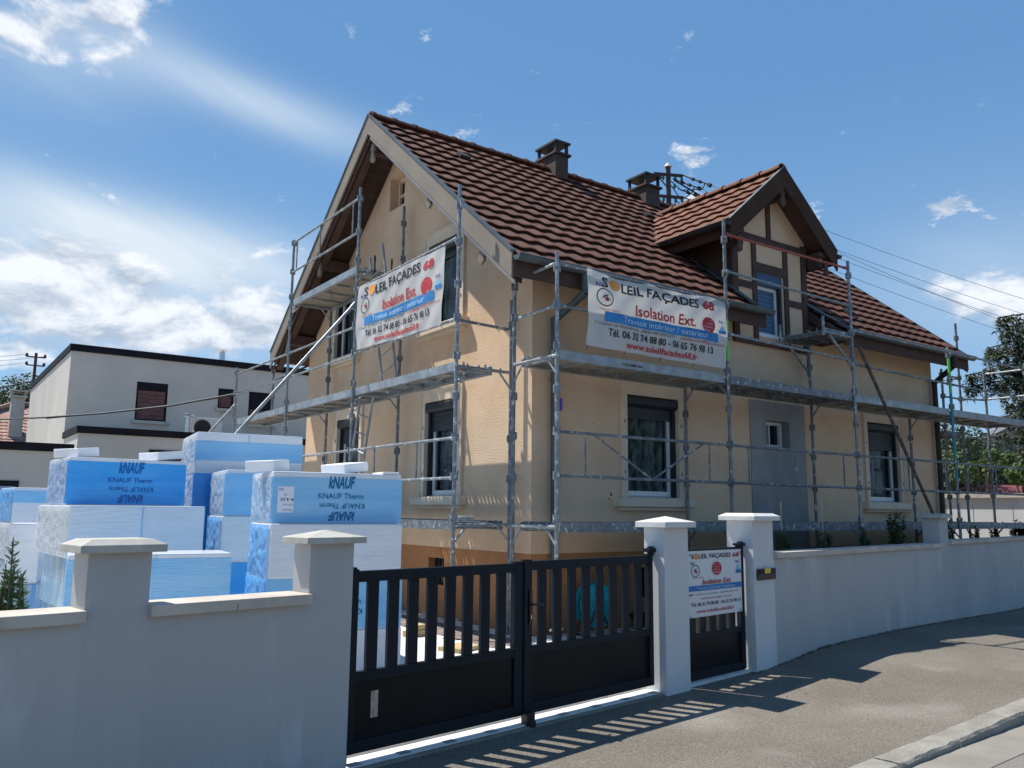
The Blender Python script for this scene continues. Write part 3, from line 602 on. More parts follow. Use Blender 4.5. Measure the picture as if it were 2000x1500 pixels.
# small marks of patched fixings on the wall
m = MB(FRONT)
for u, v, r in ((10.50, 2.55, .018), (12.10, 2.52, .018), (7.66, 1.78, .02), (7.62, 1.72, .012), (6.95, 2.05, .008), (7.35, 2.72, .009), (9.6, 2.3, .008), (9.9, 3.05, .010), (12.6, 2.9, .009), (13.2, 2.1, .008), (15.4, 2.6, .009), (12.4, 1.5, .008), (9.5, 1.35, .011)): m.add([(u+r*cos(q)*.8, v+r*1.4*sin(q), .003) for q in [k*pi/5 for k in range(10)]], [tuple(range(10))], 'rust_tube')
m.build('rust_stain', hs)
def window(M, o, sur=True, slats=.22, inner='curtain', lace=None, sill=True, split=False):
    u0, u1, v0, v1 = o[:4]; fw = .05; x0, x1 = u0+.055, u1-.055; top = v1-.15
    m = MB(M)   # window frame
    for a, b, c, d in ((x0, x1, v0, v0+.10), (x0, x1, top-.06, top), (x0, x0+fw, v0+.10, top-.06), (x1-fw, x1, v0+.10, top-.06)): m.box(a, b, c, d, -.16, -.10, 'pvc_white')
    if split: m.box((x0+x1)/2-.035, (x0+x1)/2+.035, v0+.10, top-.06, -.16, -.095, 'pvc_white')
    m.box(x0, x1, v0, v0+.035, -.10, -.085, 'pvc_grey')
    wn = m.build('window', hs, bevel=.004)
    m = MB(M); m.box(x0+fw, x1-fw, v0+.10, top-.06, -.135, -.125, 'glass'); m.build('pane', wn)
    m = MB(M); m.grid(40, 1, lambda i, j: (x0+(x1-x0)*i/40, (v0+.02) if j == 0 else top, -.24+.02*sin(i*1.7)), inner); m.build('curtain', wn)
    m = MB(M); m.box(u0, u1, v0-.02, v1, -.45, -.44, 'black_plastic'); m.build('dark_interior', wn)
    m = MB(M)
    for a, b in ((u0+.002, x0), (x1, u1-.002)): m.box(a, b, v0, top, -.155, -.035, 'shutter_dark')
    m.build('guide_rail', wn)
    m = MB(M); R = .085; n = 10
    m.prism([(u0+.003, top-.005, -.15), (u0+.003, top-.005, .0), (u0+.003, top+.03, .035), (u0+.003, v1-.03, .035), (u0+.003, v1-.004, .0), (u0+.003, v1-.004, -.15)], (u1-u0-.006, 0, 0), 'shutter_dark'); m.build('shutter_box', wn, bevel=.008)
    if slats:
        m = MB(M); k = int(slats/.042)
        for q in range(k): m.box(x0+.002, x1-.002, top-.042*(q+1)+.004, top-.042*q, -.088, -.076, 'shutter_slat')
        m.build('shutter_slats', wn)
    if sur:
        m = MB(M); s1, tp = .125, .185
        for a, b, c, d in ((u0-s1, u0, v0-.0, v1+tp), (u1, u1+s1, v0, v1+tp), (u0, u1, v1, v1+tp)): m.box(a, b, c, d, 0.002, .028, 'cream_stone')
        for a, b, c, d in ((u0-s1-.0, u0-s1+.03, v0, v1+tp), (u1+s1-.03, u1+s1, v0, v1+tp), (u0-s1+.03, u1+s1-.03, v1+tp-.035, v1+tp)): m.box(a, b, c, d, .0285, .042, 'cream_stone')
        for a, b in ((u0-.0, u0+.0), ): pass
        for p, q in (((u0, v0), (u0, v1)), ((u1, v0), (u1, v1))): m.poly([(p[0]+(.001 if p[0] == u0 else -.001), p[1], .027), (q[0]+(.001 if p[0] == u0 else -.001), q[1], .027), (q[0]+(.001 if p[0] == u0 else -.001), q[1], -.10), (p[0]+(.001 if p[0] == u0 else -.001), p[1], -.10)], 'cream_stone')
        for u_ in (u0-.05, u1+.05):
            for v_ in (v0+.35, v0+1.05): m.box(u_-.008, u_+.008, v_-.025, v_+.02, .0285, .034, 'rust_tube')
        m.build('surround', wn)
    if sill:
        m = MB(M); a, b = u0-.24, u1+.24
        m.box(a, b, v0-.12, v0-.004, -.02, .13, 'cream_stone'); m.box(a+.06, b-.06, v0-.17, v0-.1205, -.01, .07, 'cream_stone'); m.box(u0, u1, v0-.004, v0+.012, -.16, .03, 'cream_stone'); m.build('sill', wn, bevel=.008)
    return wn
window(FRONT, W1, inner='curtain_reflection', slats=.20); window(FRONT, W2, slats=.34)
for o in (G1, G2): window(GABLE, o, slats=.30)
for o in (G3, G4): window(GABLE, o, slats=.12)
def small_window(M, o, dep, bars=False):
    u0, u1, v0, v1 = o[:4]; m = MB(M)
    uu = u1
    for a, b, c, d in ((u0, u0+.05, v0, v1), (uu-.05, uu, v0, v1), (u0+.05, uu-.05, v0, v0+.05), (u0+.05, uu-.05, v1-.05, v1)): m.box(a, b, c, d, -dep, -dep+.05, 'pvc_white' if not bars else 'cream_stone')
    if bars: m.box(u0+.05, u1-.05, (v0+v1)/2-.018, (v0+v1)/2+.018, -dep, -dep+.045, 'cream_stone')
    else: m.box((u0+uu)/2-.012, (u0+uu)/2+.012, v0+.05, v1-.05, -dep, -dep+.03, 'pvc_white')
    wn = m.build('window', hs)
    m = MB(M); m.box(u0, u1, v0, v1, -dep-.03, -dep-.004, 'dark_glass'); m.build('pane', wn)
    return wn
small_window(FRONT, (WS[0], WS[1]+0, WS[2], WS[3]), .19, False)
small_window(GABLE, G5, .215, True)
# roof deck, soffit, tiles
def tiles(mb, O, ex, es, en, Lx, Ls, rows, per, m, keep=None, A=.021, T=.044, x_of=None):
    O, ex, es, en = map(Vector, (O, ex, es, en)); e = Ls/rows; nx = int(Lx/per*7); rr = random.Random(11)
    for r in range(rows):
        s0 = r*e; s1 = s0+e+.015; jx = rr.uniform(-.012, .012)
        jit = [rr.uniform(-.004, .004) for _ in range(int(Lx/per)+3)]
        def pt(i, j):
            x = Lx*i/nx; w_ = (.5+.5*sin(2*pi*(x+jx)/per))*A; q = jit[int(x/per)]
            if j == 0: s, h = s0+q+.035, w_*.95-.004
            elif j == 1: s, h = s0+q-.004, w_+T
            elif j == 2: s, h = s0+.02+q, w_+T+.004
            else: s, h = s1, w_+.004
            return O + ex*x + es*s + en*h
        mb.grid(nx, 3, pt, m, None if keep is None else (lambda i, j: keep(Lx*(i+.5)/nx, s0+e*.4)))
cs = sqrt(1+SL*SL); ES = Vector((0, 1/cs, SL/cs)); EN = Vector((0, -SL/cs, 1/cs)); LS = (RY-EY)*cs
def roofpt(x, y, h=0): return Vector((x, y, roofz(y))) + EN*h
def keep_main(x, s):
    X = VX0+.03+x; Y = EY+s/cs
    if Y > 10.9: return True
    if Y < 8.38: return not (10.45 < X < 12.52-(Y-EY)*.6)
    dz = 7.15-.85*abs(11.2-X)       # dormer roof height here
    return not (10.22 < X < 12.20 and roofz(Y) < dz+.05)
m = MB()
th = .13
def deck_piece(x0, x1, y0, y1):
    a = [roofpt(x0, y0, -.01), roofpt(x1, y0, -.01), roofpt(x1, y1, -.01), roofpt(x0, y1, -.01)]; m.prism(a, EN*-th, 'dark_timber')
deck_piece(VX0+.02, 10.22, EY+.04, RY); deck_piece(10.221, 12.199, 10.7, RY); deck_piece(12.2, VX1-.02, EY+.04, RY)
deck_piece(10.2201, 10.44, EY+.04, 8.44); deck_piece(12.45, 12.4501, 8, 8.1)
m.prism([(VX0+.02, RY, RZ-.01), (VX1-.02, RY, RZ-.01), (VX1-.02, 16.47, roofz(16.47)-.01), (VX0+.02, 16.47, roofz(16.47)-.01)], (0, -th*SL/cs, -th/cs), 'tile')
rf = m.build('roof', hs)
m = MB(); tiles(m, (VX0+.03, EY-.03, roofz(EY-.03)), (1, 0, 0), ES, EN, VX1-VX0-.06, LS, 16, .30, 'tile', keep_main); m.build('roof_tiles', rf)
m = MB(); x = VX0+.02; q = 0
while x < VX1-.05:
    L = .40; r0, r1 = .105, .088
    pts = lambda X, r: [(X, RY+r*1.15*cos(t*pi/8), RZ+.02+r*sin(t*pi/8)*1.05) for t in range(9)]
    A_, B_, D_ = pts(x, r0), pts(x+.07, r0), pts(min(x+L, VX1), r1)
    A2 = pts(x-.0, r1-.01)
    m.add(A2+A_+B_+pts(x+.072, r1+.004)+D_, [(k*9+i, k*9+i+1, k*9+10+i, k*9+9+i) for k in range(4) for i in range(8)], 'tile'); x += L; q += 1
m.build('ridge_capping', rf)
# two missing-vent tiles
for X, Y in ((6.9, 11.3), (10.9, 11.0), (10.1, 8.95), (13.6, 8.6)):
    m = MB(); p = roofpt(X, Y, .05); m.prism([p, p+Vector((.2, 0, 0)), p+Vector((.2, 0, 0))+ES*.16, p+ES*.16], EN*.05, 'dark_metal'); m.build('vent_tile', rf)
# soffits on the gable side and at the eaves
m = MB()
def strip(x0, x1, s):
    k = 26
    for q in range(k):
        y0 = RY+s*(4.15*q/k+.004); y1 = RY+s*(4.15*(q+1)/k-.016)
        m.poly([(x0, y0, roofz(y0)-.185), (x1, y0, roofz(y0)-.185), (x1, y1, roofz(y1)-.185), (x0, y1, roofz(y1)-.185)], 'soffit_wood')
    y0, y1 = RY, RY+s*4.15
    m.poly([(x0, y0, roofz(y0)-.178), (x1, y0, roofz(y0)-.178), (x1, y1, roofz(y1)-.178), (x0, y1, roofz(y1)-.178)], 'dark_timber')
for s in (-1, 1): strip(VX0+.1, HX0, s); strip(HX1, VX1-.05, s)
for x0, x1 in ((VX0+.05, 10.24), (12.18, VX1-.05)):
    m.poly([(x0, 8.0, roofz(8.0)-.19), (x1, 8.0, roofz(8.0)-.19), (x1, HY0, roofz(HY0)-.22), (x0, HY0, roofz(HY0)-.22)], 'dark_timber')
m.build('soffit', rf)
# bargeboards: board, zinc capping, lower moulding, inner rafter
for s in (-1, 1):
    def bl(y, z): return (y, roofz(y)+z)
    yE = RY+s*4.22
    def bar(name, x0, x1, h0, h1, mt, y0=RY, y1=yE, bev=0):
        m = MB(); m.prism([(x0, y0, roofz(y0)+h1), (x0, y1, roofz(y1)+h1), (x0, y1, roofz(y1)+h0), (x0, y0, roofz(y0)+h0)], (x1-x0, 0, 0), mt); return m.build(name, rf, bevel=bev)
    bar('bargeboard', VX0-.012, VX0+.018, -.275, .05, 'taupe_board')
    bar('verge_capping', VX0-.028, VX0+.05, .051, .075, 'zinc')
    bar('verge_moulding', VX0+.035, VX0+.06, -.365, -.31, 'trim_pale' if s < 0 else 'dark_timber', RY, yE-s*.02)
    bar('verge_rafter', VX0+.10, VX0+.22, -.38, -.187, 'dark_timber', RY, yE-s*.1)
    bar('far_bargeboard', VX1-.02, VX1+.01, -.30, .045, 'dark_board')
    bar('verge_capping', VX1-.04, VX1+.022, .046, .07, 'zinc')
# purlin ends with pale drop ornaments
for y, z in ((12.2, 7.50), (10.24, 6.12), (8.81, 4.93), (14.30, 6.0), (15.75, 4.80)):
    m = MB(); m.box(VX0+.13, HX0, y-.07, y+.07, z-.05, z+.14, 'dark_timber'); m.build('purlin_end', rf, bevel=.004)
    m = MB(); pr = [(-.045, .14), (.045, .14), (.06, .06), (.035, 0), (.065, -.07), (.06, -.15), (0, -.19), (-.06, -.15), (-.065, -.07), (-.035, 0), (-.06, .06)]
    m.prism([(VX0+.085, y+a, z+b-.02) for a, b in pr], (.04, 0, 0), 'taupe_board'); m.build('drop_ornament', rf)
# eaves fascia, gutters, downpipes
def gutter(p0, p1, out, name='gutter', par=None, mm='zinc'):
    p0, p1, out = Vector(p0), Vector(p1), Vector(out); n = 8; r = .07; m = MB()
    def pt(t, k, rr): a_ = pi + pi*k/n; return (p0 if t == 0 else p1) + out*(rr*cos(a_)) + Vector((0, 0, rr*sin(a_)))
    for rr in (r, r-.006):
        m.add([pt(t, k, rr) for t in (0, 1) for k in range(n+1)], [(k, k+1, n+2+k, n+1+k) for k in range(n)], mm)
    for t in (0, 1): m.add([pt(t, k, r) for k in range(n+1)], [tuple(range(n+1))], mm)
    d = (p1-p0).normalized(); L = (p1-p0).length; c = p0+out*(r+.0); m.tube(p0+out*r, p1+out*r, .010, mm, 6)
    q = .5
    while q < L: m.tube(p0+d*q+out*(r), p0+d*q-out*r, .006, mm, 4); q += .62
    return m.build(name, par or hs, smooth=False)
gz = 4.60
gutter((VX0-.02, EY-.07, gz), (10.46, EY-.07, gz), (0, -1, 0)); gutter((12.50, EY-.07, gz), (VX1+.01, EY-.07, gz), (0, -1, 0))
for x0, x1 in ((VX0+.02, 10.44), (12.52, VX1-.02)):
    m = MB(); m.box(x0, x1, EY+.02, EY+.05, 4.36, 4.62, 'dark_timber'); m.build('eaves_fascia', hs)
def downpipe(pts, r=.05, mm='zinc', name='downpipe'):
    m = MB(); m.path(pts, r, mm, 12)
    for p in pts[1:-1]: m.tube(Vector(p)-Vector((0, 0, .02)), Vector(p)+Vector((0, 0, .02)), r*1.12, mm, 12)
    b = Vector(pts[-1]); t_ = Vector(pts[-2])
    for q in (.2, .5, .8):
        c = b.lerp(t_, q); m.tube(c-Vector((0, 0, .018)), c+Vector((0, 0, .018)), r*1.15, mm, 12)
    return m.build(name, hs, smooth=False)
downpipe([(6.72, EY-.07, 4.56), (6.72, EY-.07, 4.30), (6.62, 8.36, 4.02), (6.62, 8.36, .05)])
downpipe([(15.9, EY-.07, 4.56), (15.9, EY-.05, 4.35), (16.08, 8.36, 4.10), (16.08, 8.36, .05)], mm='dark_metal')
# chimneys
for x0, x1, y0, y1, zs, zt in ((9.45, 9.76, 11.92, 12.50, 8.35, 8.63), (11.85, 12.25, 11.92, 12.46, 8.29, 8.58)):
    m = MB(); m.box(x0, x1, y0, y1, 7.4, zs, 'chimney_render'); ch = m.build('chimney', rf, bevel=.006)
    m = MB(); m.box(x0-.045, x1+.045, y0-.045, y1+.045, zs+.001, zs+.045, 'chimney_render'); m.build('chimney_slab', ch, bevel=.004)
    m = MB()
    for px in (x0, x1-.05):
        for py in (y0, y1-.05): m.box(px, px+.05, py, py+.05, zs+.045, zt-.04, 'dark_metal')
    m.box(x0+.1, x1-.1, y0+.1, y1-.1, zs+.05, zs+.09, 'dark_metal')
    A0, A1, B0, B1 = x0-.035, x1+.035, y0-.035, y1+.035; cx, cy = (x0+x1)/2, (y0+y1)/2
    m.add([(A0, B0, zt-.04), (A1, B0, zt-.04), (A1, B1, zt-.04), (A0, B1, zt-.04), (A0, B0, zt), (A1, B0, zt), (A1, B1, zt), (A0, B1, zt), (cx, cy, zt+.06)],
          [(3, 2, 1, 0), (0, 1, 5, 4), (1, 2, 6, 5), (2, 3, 7, 6), (3, 0, 4, 7), (4, 5, 8), (5, 6, 8), (6, 7, 8), (7, 4, 8)], 'dark_metal'); m.build('chimney_cowl', ch)
# ------------------------------------------------------------------ dormer (a part of the house)
DC, DRZ, DSL, DEX, DVY = 11.2, 7.15, .85, 1.34, 8.08
def dz(x): return DRZ-DSL*abs(x-DC)
m = MB(); DF = frame((0, HY0-.012, 0), (1, 0), (0, -1)); DW = (10.87, 11.52, 4.37, 5.46)
wall_faces(m, DF, DX0, DX1, DZ0, 7.1, [(*DW, .14)], 'stucco', [(DSL, 1, DRZ-.12+DSL*DC), (-DSL, 1, DRZ-.12-DSL*DC)])
dm = m.build('dormer', hs)
m = MB(DF)
def bm_(u0, u1, v0, v1): m.box(u0, u1, v0, v1, .001, .03, 'dark_timber')
bm_(DX0, DX0+.13, DZ0, 6.1); bm_(DX1-.13, DX1, DZ0, 6.1); bm_(10.74, 10.84, DZ0, 5.93); bm_(11.55, 11.66, DZ0, 5.93)
m.box(DX0-.02, DX1+.02, 5.93, 6.05, .001, .036, 'dark_timber'); m.box(11.14, 11.24, 6.05, 7.0, .001, .03, 'dark_timber')
m.box(DX0+.13, 10.74, 5.13, 5.24, .001, .028, 'dark_timber'); m.box(11.66, DX1-.13, 4.98, 5.09, .001, .028, 'dark_timber'); m.box(10.84, 11.55, 5.46, 5.60, .001, .028, 'dark_timber')
m.box(DX0-.02, DX1+.02, DZ0-.09, DZ0-.001, .013, .045, 'dark_timber'); m.build('timber_framing', dm, bevel=.003)
for X in (DX0+.004, DX1-.004): m = MB(); m.poly([(X, HY0-.01, 4.3), (X, HY0-.01, dz(DX0)-.1), (X, 9.7, dz(DX0)-.1), (X, 9.7, roofz(9.7)-.1), (X, HY0, roofz(HY0)-.3)], 'dark_board'); m.build('cheek', dm)
dcs = sqrt(1+DSL*DSL); m = MB()
for s in (-1, 1):
    yb0, yb1 = RY-(RZ-(DRZ-DSL*DEX))/SL, RY-(RZ-DRZ)/SL
    n_ = Vector((s*DSL/dcs, 0, 1/dcs)); a = [Vector((DC, DVY, DRZ)), Vector((DC+s*DEX, DVY, DRZ-DSL*DEX)), Vector((DC+s*DEX, yb0+.1, DRZ-DSL*DEX)), Vector((DC, yb1+.1, DRZ))]
    m.prism([p-n_*.012 for p in a], n_*-.10, 'dark_timber')
dr = m.build('dormer_roof', dm)
m = MB()
for s in (-1, 1):
    es = Vector((-s/dcs, 0, DSL/dcs)); en = Vector((s*DSL/dcs, 0, 1/dcs)); Ls = DEX*dcs
    O = Vector((DC+s*(DEX+.03), DVY+.03, DRZ-DSL*(DEX+.03)))
    tiles(m, O, (0, 1, 0), es, en, 3.0, Ls, 6, .30, 'dormer_tile', lambda x, q: DVY+.03+x < RY-(RZ-(DRZ-DSL*DEX+q*DSL/dcs))/SL + .14)
m.build('dormer_tiles', dr)
m = MB(); y = DVY+.02
while y < 10.9:
    pts = lambda Y, r: [(DC+r*1.15*cos(t*pi/8), Y, DRZ+.02+r*sin(t*pi/8)*1.05) for t in range(9)]
    m.add(pts(y, .08)+pts(y, .10)+pts(y+.07, .10)+pts(y+.072, .09)+pts(y+.40, .082), [(k*9+i, k*9+i+1, k*9+10+i, k*9+9+i) for k in range(4) for i in range(8)], 'dormer_tile'); y += .40
m.build('dormer_ridge', dr)
for s in (-1, 1):
    xe = DC+s*(DEX+.04)
    def bar(name, y0, y1, h0, h1, mt, x1=xe):
        m = MB(); m.prism([(DC, y0, DRZ+h1), (x1, y0, dz(x1)+h1), (x1, y0, dz(x1)+h0), (DC, y0, DRZ+h0)], (0, y1-y0, 0), mt); return m.build(name, dr)
    bar('dormer_bargeboard', DVY-.012, DVY+.02, -.30, .05, 'dark_board'); bar('verge_capping', DVY-.02, DVY+.035, .051, .07, 'zinc', DC+s*(DEX+.05))
    bar('dormer_soffit', DVY+.021, HY0-.0125, -.16, -.118, 'dark_timber', DC+s*(DEX-.03))
    gutter((DC+s*(DEX+.10), DVY-.02, 5.97), (DC+s*(DEX+.10), 9.55, 5.97), (s, 0, 0), 'dormer_gutter', dr, 'dark_metal')
    m = MB(); X = DC+s*(DEX-.02); m.box(min(X, X+s*.03), max(X, X+s*.03), DVY+.03, 9.5, 5.77, 6.0, 'dark_board'); m.build('dormer_fascia', dr)
    m = MB(); X0, X1 = sorted((DC+s*.98, DC+s*1.20)); m.box(X0, X1, DVY+.06, HY0-.05, 5.88, 5.96, 'dark_timber'); m.box(*sorted((DC+s*.985, DC+s*1.10)), DVY+.08, HY0-.045, 5.70, 5.879, 'dark_timber'); m.build('eaves_bracket', dr, bevel=.006)
    m = MB(); cx = DC+s*1.12; m.prism([(cx+a*.9, DVY+.035, 5.70+b*.8) for a, b in pr], (0, .03, 0), 'chimney_render'); m.build('drop_ornament', dr)
m = MB(); m.prism([(DC+a, DVY+.035, 6.72+b) for a, b in pr], (0, .03, 0), 'chimney_render'); m.box(DC-.06, DC+.06, DVY+.066, HY0-.05, 6.66, 6.82, 'dark_timber'); m.build('drop_ornament', dr)
# dormer window with blue blind
m = MB(DF); u0, u1, v0, v1 = DW
m.box(u0, u1, v0, v0+.05, -.14, .015, 'pvc_white')
for a, b, c, d in ((u0, u0+.05, v0+.05, 5.25), (u1-.10, u1-.05, v0+.05, 5.25), (u0+.05, u1-.10, v0+.05, v0+.10), (u0+.05, u1-.10, 5.19, 5.25)): m.box(a, b, c, d, -.135, -.085, 'pvc_white')
m.box(u1-.05, u1, v0+.05, 5.25, -.139, -.02, 'shutter_dark')
dwn = m.build('dormer_window', dm, bevel=.003)
m = MB(DF)
for q in range(16): m.box(u0+.05, u1-.10, v0+.10+.068*q, v0+.10+.068*q+.060, -.128, -.120, 'blue_blind')
m.build('blind', dwn)
m = MB(DF); m.box(u0+.05, u1-.10, v0+.10, 5.19, -.110, -.106, 'clear_glass'); m.build('pane', dwn)
m = MB(DF); m.box(u0+.002, u1-.002, 5.251, v1-.002, -.139, -.01, 'shutter_blue'); m.build('shutter_box', dwn, bevel=.006)
# zinc flashings beside the dormer
for (X, ya, yb) in ((DX0-.05, 8.02, 9.6), (DX1+.05, 8.45, 9.6)):
    m = MB(); p, q = roofpt(X, ya, .075), roofpt(X, yb, .075); m.prism([p-Vector((.06, 0, 0)), p+Vector((.06, 0, 0)), q+Vector((.06, 0, 0)), q-Vector((.06, 0, 0))], EN*.012, 'zinc'); m.build('flashing', dm)
m = MB(); p, q = roofpt(12.52, 7.93, .075), roofpt(12.2, 8.47, .075); m.prism([p-Vector((.05, 0, 0)), p+Vector((.05, 0, 0)), q+Vector((.05, 0, 0)), q-Vector((.05, 0, 0))], EN*.012, 'zinc'); m.build('flashing', dm)
m = MB(); m.box(12.19, 12.55, 7.98, 8.44, 4.40, 4.62, 'dark_board'); m.build('eaves_box', dm)
# little blue number plate and fittings at the corner

# ------------------------------------------------------------------ scaffolds
def standard(par, x, y, z0, z1, mm='steel', bands=(), collars=()):
    m = MB(); segs = sorted([(a, b, k) for a, b, k in bands]); z = z0
    for a, b, k in segs:
        if a > z: m.tube((x, y, z), (x, y, a), .0242, mm, 10)
        m.tube((x, y, a), (x, y, b), .0245, k, 10); z = b
    m.tube((x, y, z), (x, y, z1), .0242, mm, 10)
    for c in collars:
        m.tube((x, y, c-.045), (x, y, c+.045), .031, mm, 8)
        for dx, dy in ((.036, 0), (-.036, 0), (0, .036), (0, -.036)): m.box(x+dx-.012, x+dx+.012, y+dy-.012, y+dy+.012, c-.04, c+.05, mm)
    return m.build('standard', par)
def base_jack(par, x, y, z=.035):
    m = MB(); m.box(x-.075, x+.075, y-.075, y+.075, z, z+.008, 'dull_steel'); m.tube((x, y, z), (x, y, z+.28), .019, 'dull_steel', 8); m.tube((x, y, z+.2), (x, y, z+.23), .04, 'dull_steel', 8); m.box(x-.09, x+.09, y-.008, y+.008, z+.2, z+.225, 'dull_steel'); m.build('base_jack', par)
def rail(par, p, q, mm='steel', r=.0195, name='guard_rail', post=()):
    m = MB(); p, q = Vector(p), Vector(q); m.tube(p, q, r, mm, 8)
    d = (q-p).normalized()
    for e, s in ((p, 1), (q, -1)): m.tube(e+d*s*.02, e+d*s*.09, r*1.25, mm, 8)
    return m.build(name, par)
def rail_frame(par, p, q, drop, posts, mm='steel', vee=False):
    m = MB(); p, q = Vector(p), Vector(q); D = Vector((0, 0, -drop))
    for o in (Vector(), D): m.tube(p+o, q+o, .019, mm, 8)
    for t in posts: a = p.lerp(q, t); m.tube(a, a+D, .013, mm, 6)
    if vee:
        c = p.lerp(q, .5)+D
        for t in (.17, .83): m.tube(p.lerp(q, t), c, .013, mm, 6)
    return m.build('guard_rail_frame', par)
def transom(par, p, q, mm='steel', gus=True):
    m = MB(); p, q = Vector(p), Vector(q); d = (q-p).normalized(); m.tube(p, q, .022, mm, 8)
    if gus:
        for e, s in ((p, 1), (q, -1)): m.tube(e+d*s*.20, e+d*s*.022+Vector((0, 0, -.20)), .014, mm, 6)
    for t in (.2, .4, .6, .8): a = p.lerp(q, t); m.tube(a+Vector((0, 0, .0)), a+Vector((0, 0, .045)), .012, mm, 6)
    return m.build('transom', par)
def deck(par, p0, p1, side, wid, z, kind='ply'):
    """platform from p0 to p1 (its outer edge), 'side' points inwards"""
    p0, p1, side = Vector((*p0, 0)), Vector((*p1, 0)), Vector((*side, 0)); d = (p1-p0).normalized(); L = (p1-p0).length; m = MB(Matrix(((d.x, side.x, 0, p0.x), (d.y, side.y, 0, p0.y), (0, 0, 1, 0), (0, 0, 0, 1))))
    fr = 'dull_steel' if kind == 'steel' else 'alu_deck'
    for a, b in ((0, .03), (wid-.03, wid)): m.box(.04, L-.04, a, b, z-.10, z+.012, fr)
    for a, b in ((.0301, .06), (wid-.06, wid-.0301)): m.box(.04, L-.04, a, b, z-.10, z-.085, fr)
    for a, b in ((.04, .08), (L-.08, L-.04)): m.box(a, b, .0301, wid-.0301, z-.085, z-.02, fr)
    n = 5
    for q in range(1, n): m.box(L*q/n-.02, L*q/n+.02, .0305, wid-.0305, z-.06, z-.0255, fr)
    if kind == 'ply': m.box(.085, L-.085, .0302, wid-.0302, z-.025, z-.004, 'ply')
    elif kind == 'holes':
        nx, ny = int((L-.17)/.03), int((wid-.06)/.03); m.grid(nx, ny, lambda i, j: (.085+(L-.17)*i/nx, .0302+(wid-.0604)*j/ny, z-.006), 'alu_deck', lambda i, j: not ((i+(j//2)) % 3 == 0 and j % 2 == 1))
    else:
        for q in range(3): m.box(.085, L-.085, .035+q*(wid-.07)/3, .035+(q+1)*(wid-.07)/3-.008, z-.025, z-.004, 'dull_steel')
    for e in (.02, L-.02):
        for s_ in (.12, wid-.12): m.tube((e, s_, z-.05), (e, s_, z+.02), .016, fr, 6)
    for q in (.3, .62):     # stiffening wire under the sheet
        m.path([(L*q-.5, .10, z-.062), (L*q-.2, .16, z-.070), (L*q, .34, z-.064), (L*q+.2, .36, z-.070), (L*q+.45, .52, z-.062)], .008, fr, 5)
    return m.build('platform', par)
XS = [5.97, 8.97, 11.97, 14.97, 17.97]; YO, YI = 7.50, 8.29
fs = thing('scaffold', 'long steel scaffold in front of the shaded street-side wall of the house', 'scaffold', (XS[0], YO, 0), group='scaffolds round the house')
tops = [4.60, 5.65, 5.60, 4.56, 4.58]; itops = [4.50, 3.33, 4.42, 3.33, 4.56]
for k, x in enumerate(XS):
    YI = 8.36 if k == 0 else 8.29
    base_jack(fs, x, YO); base_jack(fs, x, YI)
    bands = {0: [], 1: [(3.62, 4.20, 'green_paint')], 3: [(2.15, 3.7, 'blue_paint'), (3.72, 4.34, 'green_paint')]}.get(k, [])
    cl = [1.46, 1.95, 2.46, 2.95, 3.46, 3.95]+([4.40] if tops[k] > 4.4 else [])+([4.86, 5.35] if tops[k] > 5 else [])
    standard(fs, x, YO, .10, tops[k], 'dull_steel' if k in (1,) else 'steel', bands, cl)
    standard(fs, x, YI, .10, itops[k], 'dull_steel', (), [c for c in (1.95, 2.46, 2.95, 3.95, 4.35) if c < itops[k]])
    transom(fs, (x, YO, 1.37), (x, YI, 1.37)); transom(fs, (x, YO, 3.35), (x, YI, 3.35))
for k in range(4):
    x0, x1 = XS[k]+.03, XS[k+1]-.03
    deck(fs, (XS[k]+.02, YO+.01), (XS[k+1]-.02, YO+.01), (0, 1), .74, 3.41, 'ply' if k != 1 else 'steel'); deck(fs, (XS[k]+.02, YO+.01), (XS[k+1]-.02, YO+.01), (0, 1), .74, 1.41, 'steel')
    rail_frame(fs, (x0, YO-.02, 2.455), (x1, YO-.02, 2.455), .505, (.13, .86) if k == 0 else (.11, .47, .87), 'dull_steel', k == 0)
rail(fs, (6.0, YO, 4.46), (8.94, YO, 4.46)); rail(fs, (6.0, YO, 3.95), (8.94, YO, 3.95), 'dull_steel')
rail(fs, (9.0, YO, 5.44), (11.94, YO, 5.47), 'red_paint'); rail(fs, (9.0, YO, 4.90), (11.94, YO, 4.85)); rail(fs, (9.0, YO, 4.0), (11.94, YO, 3.96))
rail(fs, (12.0, YO, 4.46), (14.94, YO, 4.46)); rail(fs, (12.0, YO, 3.91), (14.94, YO, 3.87), 'dull_steel'); rail(fs, (15.0, YO, 4.46), (17.94, YO, 4.46)); rail(fs, (15.0, YO, 3.87), (17.94, YO, 3.86), 'dull_steel')
for z in (4.46, 3.95): rail(fs, (XS[0], YO+.03, z), (XS[0], YI-.03, z-.02), name='end_rail')
for z in (4.46, 3.93): rail(fs, (XS[4], YO+.03, z), (XS[4], YI-.03, z), name='end_rail')
for y in (YO, YI):
    m = MB(); m.tube((11.94, y, 4.335), (11.2, y, 4.335), .022, 'steel'); m.tube((11.95, y, 3.86), (11.36, y, 4.31), .022, 'steel'); m.box(11.935, 11.955, y-.03, y+.03, 3.80, 4.42, 'steel'); m.tube((11.22, y, 4.28), (11.22, y, 4.58), .024, 'steel', 8); m.build('console_bracket', fs)
deck(fs, (11.25, YO+.02), (11.95, YO+.02), (0, 1), .76, 4.40, 'steel')
m = MB(); m.box(5.995, 6.025, YO-.035, YO-.02, 2.70, 2.84, 'ink_violet'); m.build('name_tag', fs)
m = MB(); put_text(m, 'COMABI', 7.02, 7.36, 3.345, 3.375, 'ink_black', lambda a, b: (a, YO+.007, b), bold=.02); m.build('platform_lettering', fs)
